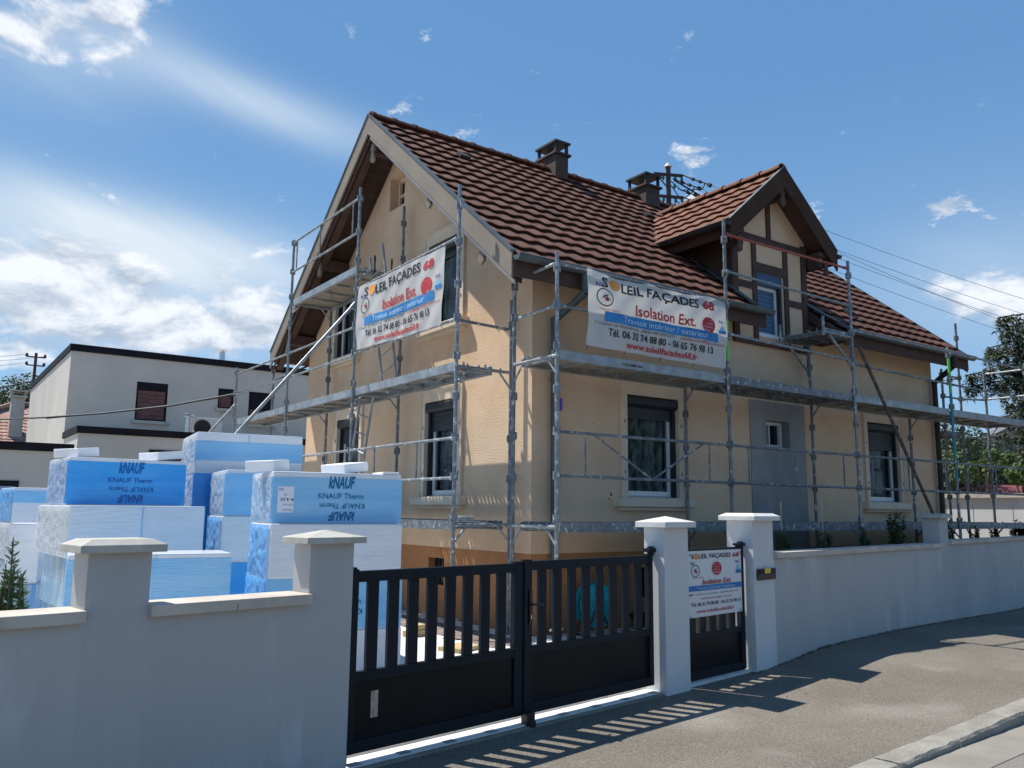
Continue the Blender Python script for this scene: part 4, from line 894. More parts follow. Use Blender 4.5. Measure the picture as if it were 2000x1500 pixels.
YS = [8.77, 11.80, 14.65, 17.65]; XO, XI = 5.38, 6.17
gs = thing('scaffold', 'steel scaffold standing against the sunlit gable wall, with a high second platform', 'scaffold', (XO, YS[0], 0), group='scaffolds round the house')
gt_, gi_ = [5.70, 6.64, 6.52, 4.50], [4.30, 6.50, 5.86, 4.60]
for k, y in enumerate(YS):
    XI = 6.215 if k == 0 else 6.17
    base_jack(gs, XO, y); base_jack(gs, XI, y)
    cl = [1.46, 1.95, 2.43, 2.95, 3.46, 3.95]+[c for c in (4.38, 4.95, 5.42, 5.9, 6.45) if c < gt_[k]]
    standard(gs, XO, y, .10, gt_[k], 'steel', (), cl); standard(gs, XI, y, .10, gi_[k], 'dull_steel', (), [c for c in (1.95, 2.46, 3.95, 4.5, 5.6, 6.2) if c < gi_[k]])
    transom(gs, (XO, y, 1.37), (XI, y, 1.37)); transom(gs, (XO, y, 3.33), (XI, y, 3.33))
for y in YS[1:3]: transom(gs, (XO, y, 5.30), (XI, y, 5.30))
rail(gs, (XO, YS[0], 3.92), (XI, YS[0], 3.90), 'dull_steel', name='end_rail')
for k in range(3):
    a, b = (XO+.01, YS[k]+.02), (XO+.01, YS[k+1]-.02)
    deck(gs, a, b, (1, 0), .57 if k == 0 else .66, 3.38, 'holes' if k == 0 else 'ply'); deck(gs, a, b, (1, 0), .76, 1.41, 'steel')
    rail_frame(gs, (XO-.02, YS[k]+.03, 2.43), (XO-.02, YS[k+1]-.03, 2.43), .49, (.30, .72), 'steel')
deck(gs, (XO+.01, YS[1]+.02), (XO+.01, YS[2]-.02), (1, 0), .76, 5.35)
rail(gs, (XO, YS[0]+.03, 5.0), (XO, YS[1]-.03, 4.96)); rail(gs, (XO, YS[0]+.03, 3.93), (XO, YS[1]-.03, 3.93))
for k in (1, 2): rail(gs, (XO, YS[k]+.03, 4.36), (XO, YS[k+1]-.03, 4.36)); rail(gs, (XO, YS[k]+.03, 3.91), (XO, YS[k+1]-.03, 3.91))
rail_frame(gs, (XO-.01, YS[1]+.03, 6.46), (XO-.01, YS[2]-.03, 6.46), .57, (.07, .55, .94))
for x in (5.65, 5.95): rail(gs, (x, YS[1]-.05, 5.2), (x, YS[1]-.05, 5.55), 'dark_metal', .014, 'toe_board_stub')
for y, z in ((YS[1], 4.71), (YS[3], 3.66)):
    m = MB(); m.tube((XO-.03, y+.02, z), (XO-.03-z*.80, y+.02, .02), .026, 'alu_deck', 10); m.tube((XO-.06, y+.02, z-.05), (XO, y+.02, z+.03), .04, 'steel', 8); m.build('raker_tube', gs)
es_ = thing('scaffold', 'end frame of steel scaffold beyond the far corner of the house, by the dark downpipe', 'scaffold', (16.75, 8.55, 0), group='scaffolds round the house')
for x, y, z in ((16.75, 8.55, 4.48), (17.45, 8.55, 5.52), (16.75, 11.5, 4.3), (17.45, 11.5, 5.5)):
    base_jack(es_, x, y); standard(es_, x, y, .10, z, 'dull_steel', (), [c for c in (1.9, 2.4, 3.3, 3.92, 4.36, 5.2) if c < z])
for y in (8.55, 11.5):
    for z in (1.37, 3.18): transom(es_, (16.75, y, z), (17.45, y, z), 'dull_steel')
    for z in (3.92, 4.36): rail(es_, (16.75, y, z), (17.45, y, z), 'dull_steel', name='end_rail')
deck(es_, (17.45, 8.57), (17.45, 11.48), (-1, 0), .68, 3.22, 'steel'); deck(es_, (17.45, 8.57), (17.45, 11.48), (-1, 0), .68, 1.41, 'steel')
rail(es_, (17.45, 8.6, 4.36), (17.45, 11.47, 4.36), 'dull_steel'); rail(es_, (17.47, 8.55, 3.92), (17.95, 8.30, 3.92), 'dull_steel')
# ladders
def ladder(label, x, y0, z0, y1, z1, wid=.45):
    t = thing('ladder', label, 'ladder', (x, y0, z0), group='ladders between the platforms')
    d = Vector((0, y1-y0, z1-z0)); L = d.length; d.normalize(); w_ = Vector((0, d.z, -d.y))*(wid/2); c = Vector((x, y0, z0))
    for s in (-1, 1): m = MB(); m.tube(c+w_*s, c+w_*s+d*L, .02, 'alu_deck', 6); m.build('ladder_rail', t)
    k = .22
    while k < L-.1: m = MB(); m.tube(c-w_+d*k, c+w_+d*k, .014, 'alu_deck', 6); m.build('rung', t); k += .28
ladder('lower metal ladder standing between the ground-floor gable windows', 5.62, 12.30, 1.42, 11.80, 3.30)
ladder('upper metal ladder rising from the middle platform behind the gable banner', 5.62, 11.05, 3.42, 11.65, 5.60)
t = thing('leaning_pole', 'brown rusty pole leaning steeply against the scaffold by the far window', 'pole', (14.4, 7.0, 0))
m = MB(); p, q = Vector((14.35, 7.02, .0)), Vector((12.06, 7.44, 4.2)); m.tube(p, q, .026, 'rust_tube', 10); t_p = m.build('tube', t)
m = MB()
for k in range(8): a = p.lerp(q, .45+.07*k); m.tube(a, a+(q-p)*.006, .030, 'dull_steel', 8)
m.build('tube_bands', t)
# things lying in the courtyard
m = MB(); m.box(-.19, .19, -.15, .15, 0, .045, 'plywood', Matrix.Translation((5.05, 8.05, .037)) @ Matrix.Rotation(.35, 4, 'Z')); tag(m.build('plywood_sheet', loc=(5.05, 8.05, .037), bevel=.003), 'tan plywood pad lying on the white yard behind the gate', 'board')
t = thing('timber_block', 'pale timber block on the yard beside the paver strip', 'wood block', (5.15, 9.2, .037))
m = MB(Matrix.Translation((5.15, 9.2, .037)) @ Matrix.Rotation(.2, 4, 'Z')); m.box(-.16, .16, -.07, .07, 0, .07, 'plywood'); m.build('lower_piece', t, bevel=.003)
m = MB(Matrix.Translation((5.15, 9.2, .108)) @ Matrix.Rotation(.3, 4, 'Z')); m.box(-.09, .12, -.06, .06, 0, .06, 'plywood'); m.build('upper_piece', t, bevel=.003)
for k, (yy, rz_) in enumerate(((9.25, .1), (9.02, -.05))):
    m = MB(Matrix.Translation((5.72, yy, 1.412)) @ Matrix.Rotation(rz_, 4, 'Z')); m.box(-.06, .06, -.10, .10, 0, .065, 'cap_concrete')
    tag(m.build('brick', loc=(5.72, yy, 1.412), bevel=.004), ('pale brick lying on the low platform, further from the house corner', 'pale brick lying on the low platform, nearer the house corner')[k], 'brick', 'two bricks on the low platform')
# hose reel
t = thing('hose_reel', 'turquoise hose reel standing by the orange plinth behind the gate', 'hose reel', (7.05, 8.1, .04), -.25)
RM = ROOT[t]
for s in (-1, 1):
    m = MB(RM); vs, f_ = disc2(0, .36, .235, .27, 28)
    m.prism([(a, s*.10, b) for a, b in vs], (0, .018, 0), 'turquoise')
    for q in range(12): a = q*pi/6; m.tube((.05*cos(a), s*.10+(.02 if s > 0 else -.004), .36+.06*sin(a)), (.2*cos(a), s*.10+(.02 if s > 0 else -.004), .36+.23*sin(a)), .009, 'turquoise', 5)
    m.build('reel_disc', t)
m = MB(RM)
for q in range(7):
    for k in range(24): a, b = 2*pi*k/24, 2*pi*(k+1)/24; m.tube((.17*cos(a), -.085+.026*q, .36+.19*sin(a)), (.17*cos(b), -.085+.026*q, .36+.19*sin(b)), .013, 'hose_green', 5, cap=False)
m.build('hose', t)
m = MB(RM); m.tube((-.01, -.13, .36), (-.01, -.09, .36), .035, 'plastic_red', 10); m.build('hub', t)
m = MB(RM); m.path([(-.2, -.14, 0), (-.02, -.14, .36), (.2, -.14, 0)], .014, 'black_plastic'); m.path([(-.2, .15, 0), (-.02, .15, .36), (.2, .15, 0)], .014, 'black_plastic'); m.tube((-.2, -.14, .01), (-.2, .15, .01), .014, 'black_plastic'); m.path([(.05, .05, .6), (.08, .05, .85), (.16, .05, .85)], .012, 'black_plastic'); m.build('stand', t)
m = MB(RM); m.tube((.1, 0, .70), (.12, 0, .80), .022, 'plastic_green', 8); m.tube((.12, 0, .80), (.09, 0, .86), .014, 'black_plastic', 8); m.build('nozzle', t)
m = MB(); 
for q in range(90):
    a, b = q*.35, (q+1)*.35; r = .16+.0016*q
    m.tube((8.0+r*cos(a), 8.12+.6*r*sin(a), .07+.002*q), (8.0+(r+.0016)*cos(b), 8.12+.6*(r+.0016)*sin(b), .07+.002*(q+1)), .02, 'cable_black', 6, cap=False)
tag(m.build('cable_coil', loc=(8.0, 8.1, .05)), 'dark coil of cable on the ground below the front wall', 'cable')
# ------------------------------------------------------------------ insulation packs
rp = random.Random(5)
def crumple(mb, P, U, V, Nn, m, nu=34, nv=24, amp=.03, seed=0):
    """wrinkled film spanned from P along U and V, bulging along Nn, creased towards a knot"""
    r = random.Random(seed); U, V, Nn, P = Vector(U), Vector(V), Vector(Nn), Vector(P)
    cx, cy = r.uniform(.3, .7), r.uniform(.2, .5); ph = [r.uniform(0, 6) for _ in range(5)]; fr = [r.uniform(5, 17) for _ in range(5)]
    def H(x, y):
        a = atan2(y-cy, x-cx); d = hypot(x-cx, y-cy); e = min(1, min(x, 1-x, y, 1-y)*8)
        k = sum(abs(sin(a*f*.5+p_+d*2)) for f, p_ in zip(fr, ph))/5
        return e*(.25+.9*(k-.5)+.45*max(0, 1-d*5)+.18*sin(x*19+ph[0])*sin(y*23+ph[1])+r.uniform(-.10, .10))
    mb.grid(nu, nv, lambda i, j: P+U*(i/nu)+V*(j/nv)+Nn*(amp*H(i/nu, j/nv)+.006), m)
FR = {'pale': 'film_pale', 'deep': 'film_backlit', 'streak': 'film_streak'}
def pack(label, x, y, z, L, D, h, yaw, style, print_=0, film=(0, .9), end=None, seam=(), sticker=False, seed=1, group='wrapped insulation packs stacked in the yard'):
    t = thing('insulation_pack', label, 'insulation pack', (x, y, z), radians(yaw), group); M = ROOT[t]
    m = MB(M); m.box(0, L, 0, D, 0, h, 'eps' if style == 'foam' else 'eps_wrapped'); m.build('foam_block', t, bevel=.012)
    if style in FR:
        m = MB(M); f0, f1 = film; e = .004; b = .010
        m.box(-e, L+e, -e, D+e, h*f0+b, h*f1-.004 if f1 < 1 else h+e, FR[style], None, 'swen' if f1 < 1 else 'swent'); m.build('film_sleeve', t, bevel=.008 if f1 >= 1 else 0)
    if seam:
        m = MB(M)
        for s in seam: m.box(s-.004, s+.004, -.0065, -.0045, .01, h-.012, 'film_pale')
        m.build('film_seam', t)
    if print_:
        ink = 'film_print' if style == 'pale' else 'film_print_deep'; m = MB(M); F = lambda a, b: M @ Vector((a, -.008, b)) if False else Vector((a, -.008, b))
        c = L*.52; k = h/.46
        put_text(m, 'kNAUF', c-.125, c+.12, .315*k, .43*k, ink, F, shear=.25, bold=.035)
        put_text(m, 'KNAUF Therm', c-.215, c+.20, .225*k, .275*k, ink, F, bold=.012)
        put_text(m, 'KNAUF Therm', c-.20, c+.215, .135*k, .185*k, ink, F, bold=.012, flip=True)
        if print_ > 1: put_text(m, 'kNAUF', c-.12, c+.125, .025*k, .11*k, ink, F, shear=.25, bold=.035, flip=True)
        m.build('lettering', t)
    if sticker:
        m = MB(M); m.box(.045, .185, -.0075, -.0045, .095, .32, 'sticker'); m.build('data_label', t)
        m = MB(M); F = lambda a, b: Vector((a, -.0085, b))
        put_text(m, 'KNAUF', .055, .095, .285, .305, 'ink_blue', F, bold=.02); put_text(m, 'R 4,20', .07, .18, .195, .225, 'ink_black', F, flip=True, bold=.015); put_text(m, 'CE', .10, .125, .24, .258, 'ink_black', F, flip=True); put_text(m, '120 mm', .09, .175, .155, .17, 'ink_black', F, flip=True); put_text(m, 'Therm', .09, .175, .11, .125, 'ink_black', F, flip=True)
        m.build('label_print', t)
    if end:
        m = MB(M); crumple(m, (-.006, D-.01, .01), (0, -(D-.02), 0), (0, 0, h-.02), (-1, 0, 0), end, 34, 24, .03, seed); m.build('film_end', t, smooth=True)
    return t
H = .46; PX = radians(-7); EX = Vector((cos(PX), sin(PX), 0)); EYV = Vector((-sin(PX), cos(PX), 0))
# front-right stack (four high)
z = .04
pack('white pack at the bottom of the stack directly behind the left gate leaf', 2.50, 7.05, z, 1.22, .82, H, -7, 'foam', seed=1)
pack('pale blue pack second from the ground behind the left gate leaf', 2.50, 7.06, z+H, 1.215, .82, H, -7, 'pale', 1, (0, 1), 'wrap_blue', seed=2)
pack('white pack with blue torn end, third up, under the pack with the data label', 2.50, 7.03, z+2*H, 1.19, .82, H, -7, 'wrap', end='wrap_blue', seed=3)
pack('pale blue lettered pack with a white data label, topping the nearest stack', 2.535, 7.12, z+3*H, 1.18, .82, H-.01, -7, 'pale', 2, (0, .90), 'wrap_clear', sticker=True, seed=4)
# middle stack
z = .09
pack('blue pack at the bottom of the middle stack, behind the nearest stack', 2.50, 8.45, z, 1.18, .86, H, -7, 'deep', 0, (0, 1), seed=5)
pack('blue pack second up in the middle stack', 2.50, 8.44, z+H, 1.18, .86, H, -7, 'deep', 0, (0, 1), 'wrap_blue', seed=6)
pack('white pack with blue left end, third up in the middle stack', 2.52, 8.46, z+2*H, 1.18, .86, H, -7, 'wrap', end='wrap_blue', seed=7)
pack('pale blue pack with shiny white end, topping the middle stack', 2.54, 8.48, z+3*H, 1.18, .86, H, -7, 'pale', 1, (0, .93), 'wrap_clear', seed=8)
# tall rear stack
z = .08
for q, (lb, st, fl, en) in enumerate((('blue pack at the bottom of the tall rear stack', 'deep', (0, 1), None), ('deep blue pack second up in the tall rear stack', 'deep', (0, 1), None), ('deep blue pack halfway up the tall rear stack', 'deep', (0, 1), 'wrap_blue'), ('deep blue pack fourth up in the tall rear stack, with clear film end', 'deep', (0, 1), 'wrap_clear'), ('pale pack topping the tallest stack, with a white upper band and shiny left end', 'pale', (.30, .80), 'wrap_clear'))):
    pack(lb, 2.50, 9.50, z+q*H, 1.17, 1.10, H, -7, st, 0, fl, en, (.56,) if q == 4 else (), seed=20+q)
# left stack
z = .18
pack('streaky film-wrapped pack under the white pack, left of the wide-capped pillar', 1.20, 8.36, .06, 1.14, 1.25, .58, 2, 'streak', 0, (0, 1), seed=30)
pack('streaky film-wrapped pack right under the wide white pack, behind the wide-capped pillar', 1.19, 8.34, .64, 1.15, 1.25, H, 3, 'streak', 0, (0, 1), seed=31)
pack('wide white pack of two halves under the deep blue lettered pack', 1.14, 8.28, 1.10, 1.18, 1.5, H, 3, 'wrap', end='wrap_clear', seam=(.61,), seed=32)
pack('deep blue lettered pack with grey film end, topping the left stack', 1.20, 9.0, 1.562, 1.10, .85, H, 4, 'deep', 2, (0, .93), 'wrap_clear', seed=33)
# low stack near the wall
pack('pale blue pack standing low at the bottom, close behind the street wall', .98, 6.98, .04, 1.16, .5, .58, -7, 'pale', 0, (0, 1), seed=40)
pack('pale blue pack with white upper rim, just above the wall coping between two pillars', .98, 7.0, .62, 1.16, .5, .575, -7, 'pale', 0, (0, .94), seam=(.60,), seed=41)
# far left stack
for q, (lb, st, fl, en) in enumerate((('lowest film-wrapped pack of the far left stack behind the sapling', 'streak', (0, 1), 'wrap_clear'), ('second film-wrapped pack of the far left stack, greenish and streaky', 'streak', (0, 1), 'wrap_clear'), ('third pack up in the far left stack, white with a clear film end', 'wrap', (0, 1), 'wrap_clear'), ('top pack of the far left stack with a blue rim over a white face', 'pale', (.55, .92), 'wrap_blue'))):
    pack(lb, .98+.02*(q % 2), 11.75, .05+q*.43, 1.16, .95, .43, 4, st, 0, fl, en, seed=50+q)
pack('narrow white pack upended between the far left stack and the left stack', .86, 10.1, .75, .28, .5, .62, -12, 'wrap', 0, (0, 1), 'wrap_clear', seed=56)
pack('greenish film-wrapped pack on the ground between the two left stacks', .84, 10.08, .05, .34, .5, .70, -10, 'streak', 0, (0, 1), 'wrap_clear', seed=57)
# loose white offcuts lying on the packs
def offcut(label, x, y, z, L, D, h, yaw, tilt=0, rot=0):
    R = Matrix.Translation((x, y, z)) @ Matrix.Rotation(radians(yaw), 4, 'Z') @ Matrix.Rotation(radians(tilt), 4, 'Y') @ Matrix.Rotation(radians(rot), 4, 'X')
    m = MB(R); m.box(0, L, 0, D, 0, h, 'eps'); o = m.build('foam_offcut', loc=R, bevel=.006); tag(o, label, 'foam offcut', 'white foam offcuts lying on the packs')
offcut('white foam offcut lying on the left end of the deep blue lettered pack', 1.28, 9.10, 2.026, .24, .36, .085, 28, -6)
offcut('white foam offcut lying on the right end of the deep blue lettered pack', 2.02, 9.05, 2.026, .30, .34, .08, 22, -6)
offcut('white foam offcut on the left end of the pack with the data label', 2.56, 7.2, 1.872, .20, .34, .095, 26, -5)
offcut('long white foam offcut on the right half of the pack with the data label', 3.22, 7.17, 1.872, .32, .30, .085, 22, -7)
offcut('small flat foam offcut at the far right corner of the nearest stack', 3.52, 6.99, 1.873, .16, .3, .02, -7)

# ------------------------------------------------------------------ plants
def leaf_cloud(mb, m, blobs, n, size, rnd, shell=.55, flat=.0, up=.35):
    """many small leaf quads through the blobs' volume, thicker near the surface"""
    wts = [b[3]*b[4]*b[5] for b in blobs]; tot = sum(wts); V, F = [], []
    for b, wt in zip(blobs, wts):
        for _ in range(max(3, int(n*wt/tot))):
            d = Vector((rnd.gauss(0, 1), rnd.gauss(0, 1), rnd.gauss(0, 1))).normalized(); r = rnd.random()**(1/3); r = r if rnd.random() > shell else .75+.3*rnd.random()
            r *= 1+.16*sin(d.x*7+b[0])*sin(d.y*6+b[1])*sin(d.z*5+b[2])
            c = Vector((b[0]+d.x*r*b[3], b[1]+d.y*r*b[4], b[2]+d.z*r*b[5]))
            nn = (d+Vector((rnd.gauss(0, .6), rnd.gauss(0, .6), rnd.gauss(up, .6)))).normalized(); a = nn.orthogonal().normalized(); bb = nn.cross(a); t = rnd.uniform(0, 2*pi)
            a, bb = a*cos(t)+bb*sin(t), bb*cos(t)-a*sin(t); s = size*rnd.uniform(.6, 1.3); k = len(V)
            V += [c-a*s, c-bb*s*.42, c+a*s, c+bb*s*.42]; F.append((k, k+1, k+2, k+3))
    mb.add(V, F, m)
def tree(name, label, cat, base, blobs, n, size, m, trunk_r, seed, group=None, limbs=6):
    rnd = random.Random(seed); t = thing(name, label, cat, base, group=group); b = MB(); p = Vector(base)
    top = Vector((sum(q[0] for q in blobs)/len(blobs), sum(q[1] for q in blobs)/len(blobs), sum(q[2] for q in blobs)/len(blobs)))
    mid = p.lerp(top, .5)+Vector((rnd.uniform(-.1, .1), rnd.uniform(-.1, .1), 0)); b.tube(p, mid, trunk_r, 'bark', 8, trunk_r*.75); b.tube(mid, top, trunk_r*.75, 'bark', 8, trunk_r*.35)
    for k in range(limbs):
        q = blobs[k % len(blobs)]; st_ = p.lerp(top, rnd.uniform(.35, .9)); b.tube(st_, Vector(q[:3])+Vector((rnd.uniform(-.3, .3)*q[3], rnd.uniform(-.3, .3)*q[4], rnd.uniform(-.2, .4)*q[5])), trunk_r*.38, 'bark', 6, trunk_r*.1)
    b.build('trunk', t); c = MB(); leaf_cloud(c, m, blobs, n, size, rnd); c.build('crown', t); return t
def sapling(label, a, i, z0, h, stake, seed, name='yew_sapling', lean=0, dens=1.0):
    rnd = random.Random(seed); t = thing(name, label, 'young plant', wp(a, i, z0), GX, 'staked saplings behind the street wall')
    if stake: m = MB(WM); m.tube((a+.03, i+.03, z0), (a+.03+rnd.uniform(-.015, .015), i+.03, z0+stake), .006, 'bamboo', 6); m.build('bamboo_stake', t)
    m = MB(WM); st_, lf = MB(WM), MB(WM)
    for k in range(9):
        an = rnd.uniform(0, 2*pi); hh = h*rnd.uniform(.55, 1.0) if k else h; r = .09*h/.4*rnd.uniform(.4, 1) if k else 0
        pts = [Vector((a, i, z0+.0)), Vector((a+r*.8*cos(an), i+r*.8*sin(an), z0+hh*.4)), Vector((a+r*cos(an)+lean*hh, i+r*sin(an), z0+hh))]; st_.path(pts, .004, 'bark', 5)
        for q in range(int(80*dens)):
            u = rnd.uniform(.12, 1); c = pts[0].lerp(pts[1], u*2) if u < .5 else pts[1].lerp(pts[2], u*2-1)
            d = Vector((rnd.gauss(0, 1), rnd.gauss(0, 1), rnd.gauss(.7, .6))).normalized(); s = .052*rnd.uniform(.6, 1.3)*max(.7, h/.5); e = c+d*s; w_ = d.orthogonal().normalized()*s*.22
            lf.add([c, c.lerp(e, .5)+w_, e, c.lerp(e, .5)-w_], [(0, 1, 2, 3)], 'leaf_young')
    st_.build('stem', t); lf.build('foliage', t)
names8 = ['leftmost staked sapling, in front of the grey render patch', 'staked sapling in front of the right edge of the grey patch, above the wall coping', 'staked sapling under the left side of the far window sill', 'tall thin staked sapling under the far window, left of the midway pillar', 'staked sapling just right of the midway wall pillar', 'second staked sapling right of the midway pillar, before the white wall', 'third staked sapling right of the midway pillar', 'staked sapling nearest the right edge of the photo']
for k, a in enumerate((9.40, 10.48, 11.67, 12.84, 15.05, 16.40, 17.55, 18.80)):
    sapling(names8[k], a, 4.95, .95, (.40, .37, .42, .62, .5, .42, .45, .52)[k], (.74, .78, .74, .76, .78, .78, .78, .78)[k], 60+k)
# dense sapling by the left edge
rnd = random.Random(77); lx, ly = -.02, 6.15
t = thing('evergreen_sapling', 'feathery green sapling rising behind the wall at the left edge of the photo', 'young plant', (lx, ly, 0))
d0 = _r*((12-1000)/FPX)-_u*((1180-750)/FPX)+_f; sc_ = 6.0/d0.dot(_f); lx, ly = d0.x*sc_, d0.y*sc_
st_, lf = MB(), MB()
for k in range(16):
    an = rnd.uniform(0, 2*pi); r = rnd.uniform(.03, .16); hh = rnd.uniform(.75, 1.15) if k else 1.3
    pts = [Vector((lx, ly, .1)), Vector((lx+r*cos(an)*.9, ly+r*sin(an)*.9, .1+hh*.5)), Vector((lx+r*cos(an)*(.6 if k else 0), ly+r*sin(an)*.6, hh))]; st_.path(pts, .006, 'bark', 5)
    for q in range(120):
        u = rnd.uniform(.3, 1); c = pts[0].lerp(pts[1], u*2) if u < .5 else pts[1].lerp(pts[2], u*2-1)
        d = Vector((rnd.gauss(0, .8), rnd.gauss(0, .8), rnd.gauss(.8, .5))).normalized(); s = .055*rnd.uniform(.6, 1.3); e = c+d*s; w_ = d.orthogonal().normalized()*s*.13
        lf.add([c, c.lerp(e, .5)+w_, e, c.lerp(e, .5)-w_], [(0, 1, 2, 3)], 'leaf_young')
st_.build('stem', t); lf.build('foliage', t)
# lawn strip by the left edge
m = MB(WM); rnd = random.Random(8)
for q in range(5000):
    a, i = rnd.uniform(-1.6, .7), rnd.uniform(4.7, 9); h = rnd.uniform(.04, .1); dx, dy = rnd.uniform(-.04, .04), rnd.uniform(-.04, .04)
    m.add([(a-.004, i, 0), (a+.004, i, 0), (a+dx, i+dy, h)], [(0, 1, 2)], 'grass')
tag(m.build('grass'), 'short green grass behind the wall at the left edge', 'grass', kind='stuff')
# ------------------------------------------------------------------ neighbouring buildings
nb = thing('modern_house', 'grey-beige modern flat-roofed house with black parapet behind the insulation packs', 'house', (3.65, 29, 0))
def flat_window(par, y, x0, x1, z0, z1, name='window', mm='red_brown_blind', top=.28):
    m = MB()
    for a, b, c, d in ((x0, x0+.06, z0, z1), (x1-.06, x1, z0, z1), (x0+.06, x1-.06, z0, z0+.06), (x0+.06, x1-.06, z1-top, z1)): m.box(a, b, y-.012, y+.10, c, d, 'parapet')
    wn = m.build(name, par)
    m = MB(); n = int((z1-z0)/.16)
    for q in range(n): a = z0+.06+(z1-top-z0-.06)*q/n; b = z0+.06+(z1-top-z0-.06)*(q+1)/n-.012; m.box(x0+.06, x1-.06, y+.02, y+.05, a, b, mm)
    m.box(x0+.06, x1-.06, y+.06, y+.08, z0+.06, z1-top, 'black_plastic'); m.build('blind', wn); return wn
m = MB(); NZ = 6.38
wall_faces(m, frame((0, 29, 0), (1, 0), (0, -1)), 3.65, 18, 0, NZ, [(5.63, 6.60, 4.33, 5.60, .15), (8.24, 8.78, 4.92, 5.62, .15), (9.30, 10.20, 4.45, 5.60, .15)], 'modern_render')
m.poly([(3.65, 29, 0), (3.65, 40, 0), (3.65, 40, NZ), (3.65, 29, NZ)], 'modern_render'); m.poly([(3.65, 29, NZ), (18, 29, NZ), (18, 40, NZ), (3.65, 40, NZ)], 'concrete'); m.poly([(18, 29, 0), (18, 40, 0), (18, 40, NZ), (18, 29, NZ)], 'modern_render'); m.build('wall', nb)
m = MB(); m.box(3.60, 18.05, 28.94, 29.2, NZ, 6.60, 'parapet'); m.box(3.60, 3.86, 29.2001, 40, NZ, 6.60, 'parapet'); m.build('parapet', nb)
for o in ((5.63, 6.60, 4.33, 5.60), (8.24, 8.78, 4.92, 5.62), (9.30, 10.20, 4.45, 5.60)):
    flat_window(nb, 29.05, *o, mm='red_brown_blind', top=.62 if o[0] > 9 else .26)
    m = MB(); m.box(o[0]-.08, o[1]+.08, 28.86, 29.02, o[2]-.10, o[2]-.002, 'concrete'); m.build('window_sill', nb)
m = MB(); m.tube((8.58, 30, 6.3), (8.58, 30, 7.05), .10, 'chrome', 12); m.tube((8.58, 30, 7.05), (8.58, 30, 7.12), .10, 'chrome', 12, .22); m.build('roof_flue', nb)
m = MB(); m.box(3.65, 12, 26.2, 28.99, 0, 3.60, 'modern_render'); an = m.build('annex', nb)
m = MB(); m.box(3.60, 12.05, 26.14, 26.4, 3.601, 3.80, 'parapet'); m.box(3.60, 3.86, 26.4001, 28.98, 3.601, 3.80, 'parapet'); m.build('annex_parapet', an)
m = MB(); m.box(5.55, 8.2, 26.15, 26.19, 2.2, 3.22, 'parapet'); m.box(5.7, 8.1, 26.135, 26.149, 2.3, 3.1, 'dark_glass'); m.build('annex_window', an)
m = MB(); m.tube((6.75, 26.7, 3.6), (6.75, 26.7, 4.30), .11, 'chrome', 12); m.tube((6.75, 26.7, 4.30), (6.75, 26.7, 4.34), .2, 'chrome', 12); m.tube((6.75, 26.7, 4.38), (6.75, 26.7, 4.41), .22, 'chrome', 12); m.build('annex_flue', an)
t = thing('air_conditioner', 'white outdoor air conditioning unit with a round black fan on the low flat roof', 'air conditioner', (7.3, 27.2, 3.6))
m = MB(); m.box(6.95, 7.85, 27.0, 27.35, 3.68, 4.36, 'ac_white'); m.build('casing', t, bevel=.02)
m = MB(); vs, f_ = disc2(7.25, 4.03, .26, .26, 24); m.prism([(a, 26.985, b) for a, b in vs], (0, .014, 0), 'black_plastic')
for q in range(5): vs, f_ = disc2(7.25, 4.03, .05+.045*q, .05+.045*q, 20, .9); m.add([(a, 26.98, b) for a, b in vs], f_, 'dark_metal')
m.build('fan_grille', t); m = MB(); m.box(7.0, 7.1, 27.0, 27.3, 3.601, 3.68, 'dark_metal'); m.box(7.7, 7.8, 27.0, 27.3, 3.601, 3.68, 'dark_metal'); m.build('feet', t)
fb = thing('garage_block', 'low flat-roofed beige garage building with brown door at the left edge', 'garage', (-3, 26, 0))
m = MB(); m.box(-9, 3.44, 25.5, 34, 0, 3.0, 'modern_render'); m.build('wall', fb)
m = MB(); m.box(-9.05, 3.48, 25.44, 25.7, 3.001, 3.22, 'parapet'); m.build('parapet', fb)
m = MB(); m.box(-.5, 2.26, 25.46, 25.495, 1.62, 2.20, 'parapet'); m.box(-.4, 2.16, 25.445, 25.459, 1.72, 2.05, 'blue_blind'); m.build('window', fb)
m = MB()
for q in range(40): m.box(-3.7+q*.148, -3.7+q*.148+.14, 25.45, 25.495, 0, 1.52, 'garage_door')
m.build('garage_door', fb)
tr_ = thing('tiled_house', 'older house with pink-brown tiled hip roof and a tall concrete chimney', 'house', (6, 46, 0))
m = MB(); m.box(1.5, 14, 42.5, 52, 0, 4.1, 'concrete'); m.build('wall', tr_)
m = MB()
ridgeY, ridgeZ = 46.5, 6.35; O = Vector((-1.2, 42.0, 3.75)); up = Vector((0, ridgeY-42.0, ridgeZ-3.75)); Ls = up.length; up.normalize(); nn = Vector((0, -up.z, up.y))
tiles(m, O, (1, 0, 0), up, nn, 16, Ls, 15, .24, 'old_tile', lambda x, s: x > s*1.06+.4, A=.02, T=.035)
m.poly([(-1.2, 42, 3.7), (14.8, 42, 3.7), (14.8, ridgeY, ridgeZ-.05), (3.6, ridgeY, ridgeZ-.05)], 'old_tile'); m.poly([(-1.2, 42, 3.7), (3.6, ridgeY, ridgeZ), (3.6, 47.5, ridgeZ), (-1.2, 52, 3.7)], 'old_tile'); rr_ = m.build('roof', tr_)
m = MB(); m.tube((-1.0, 42.1, 3.9), (3.55, ridgeY, ridgeZ+.05), .13, 'old_tile', 8); m.tube((3.55, ridgeY, ridgeZ+.05), (14, ridgeY, ridgeZ+.05), .13, 'old_tile', 8); m.build('ridge_capping', rr_)
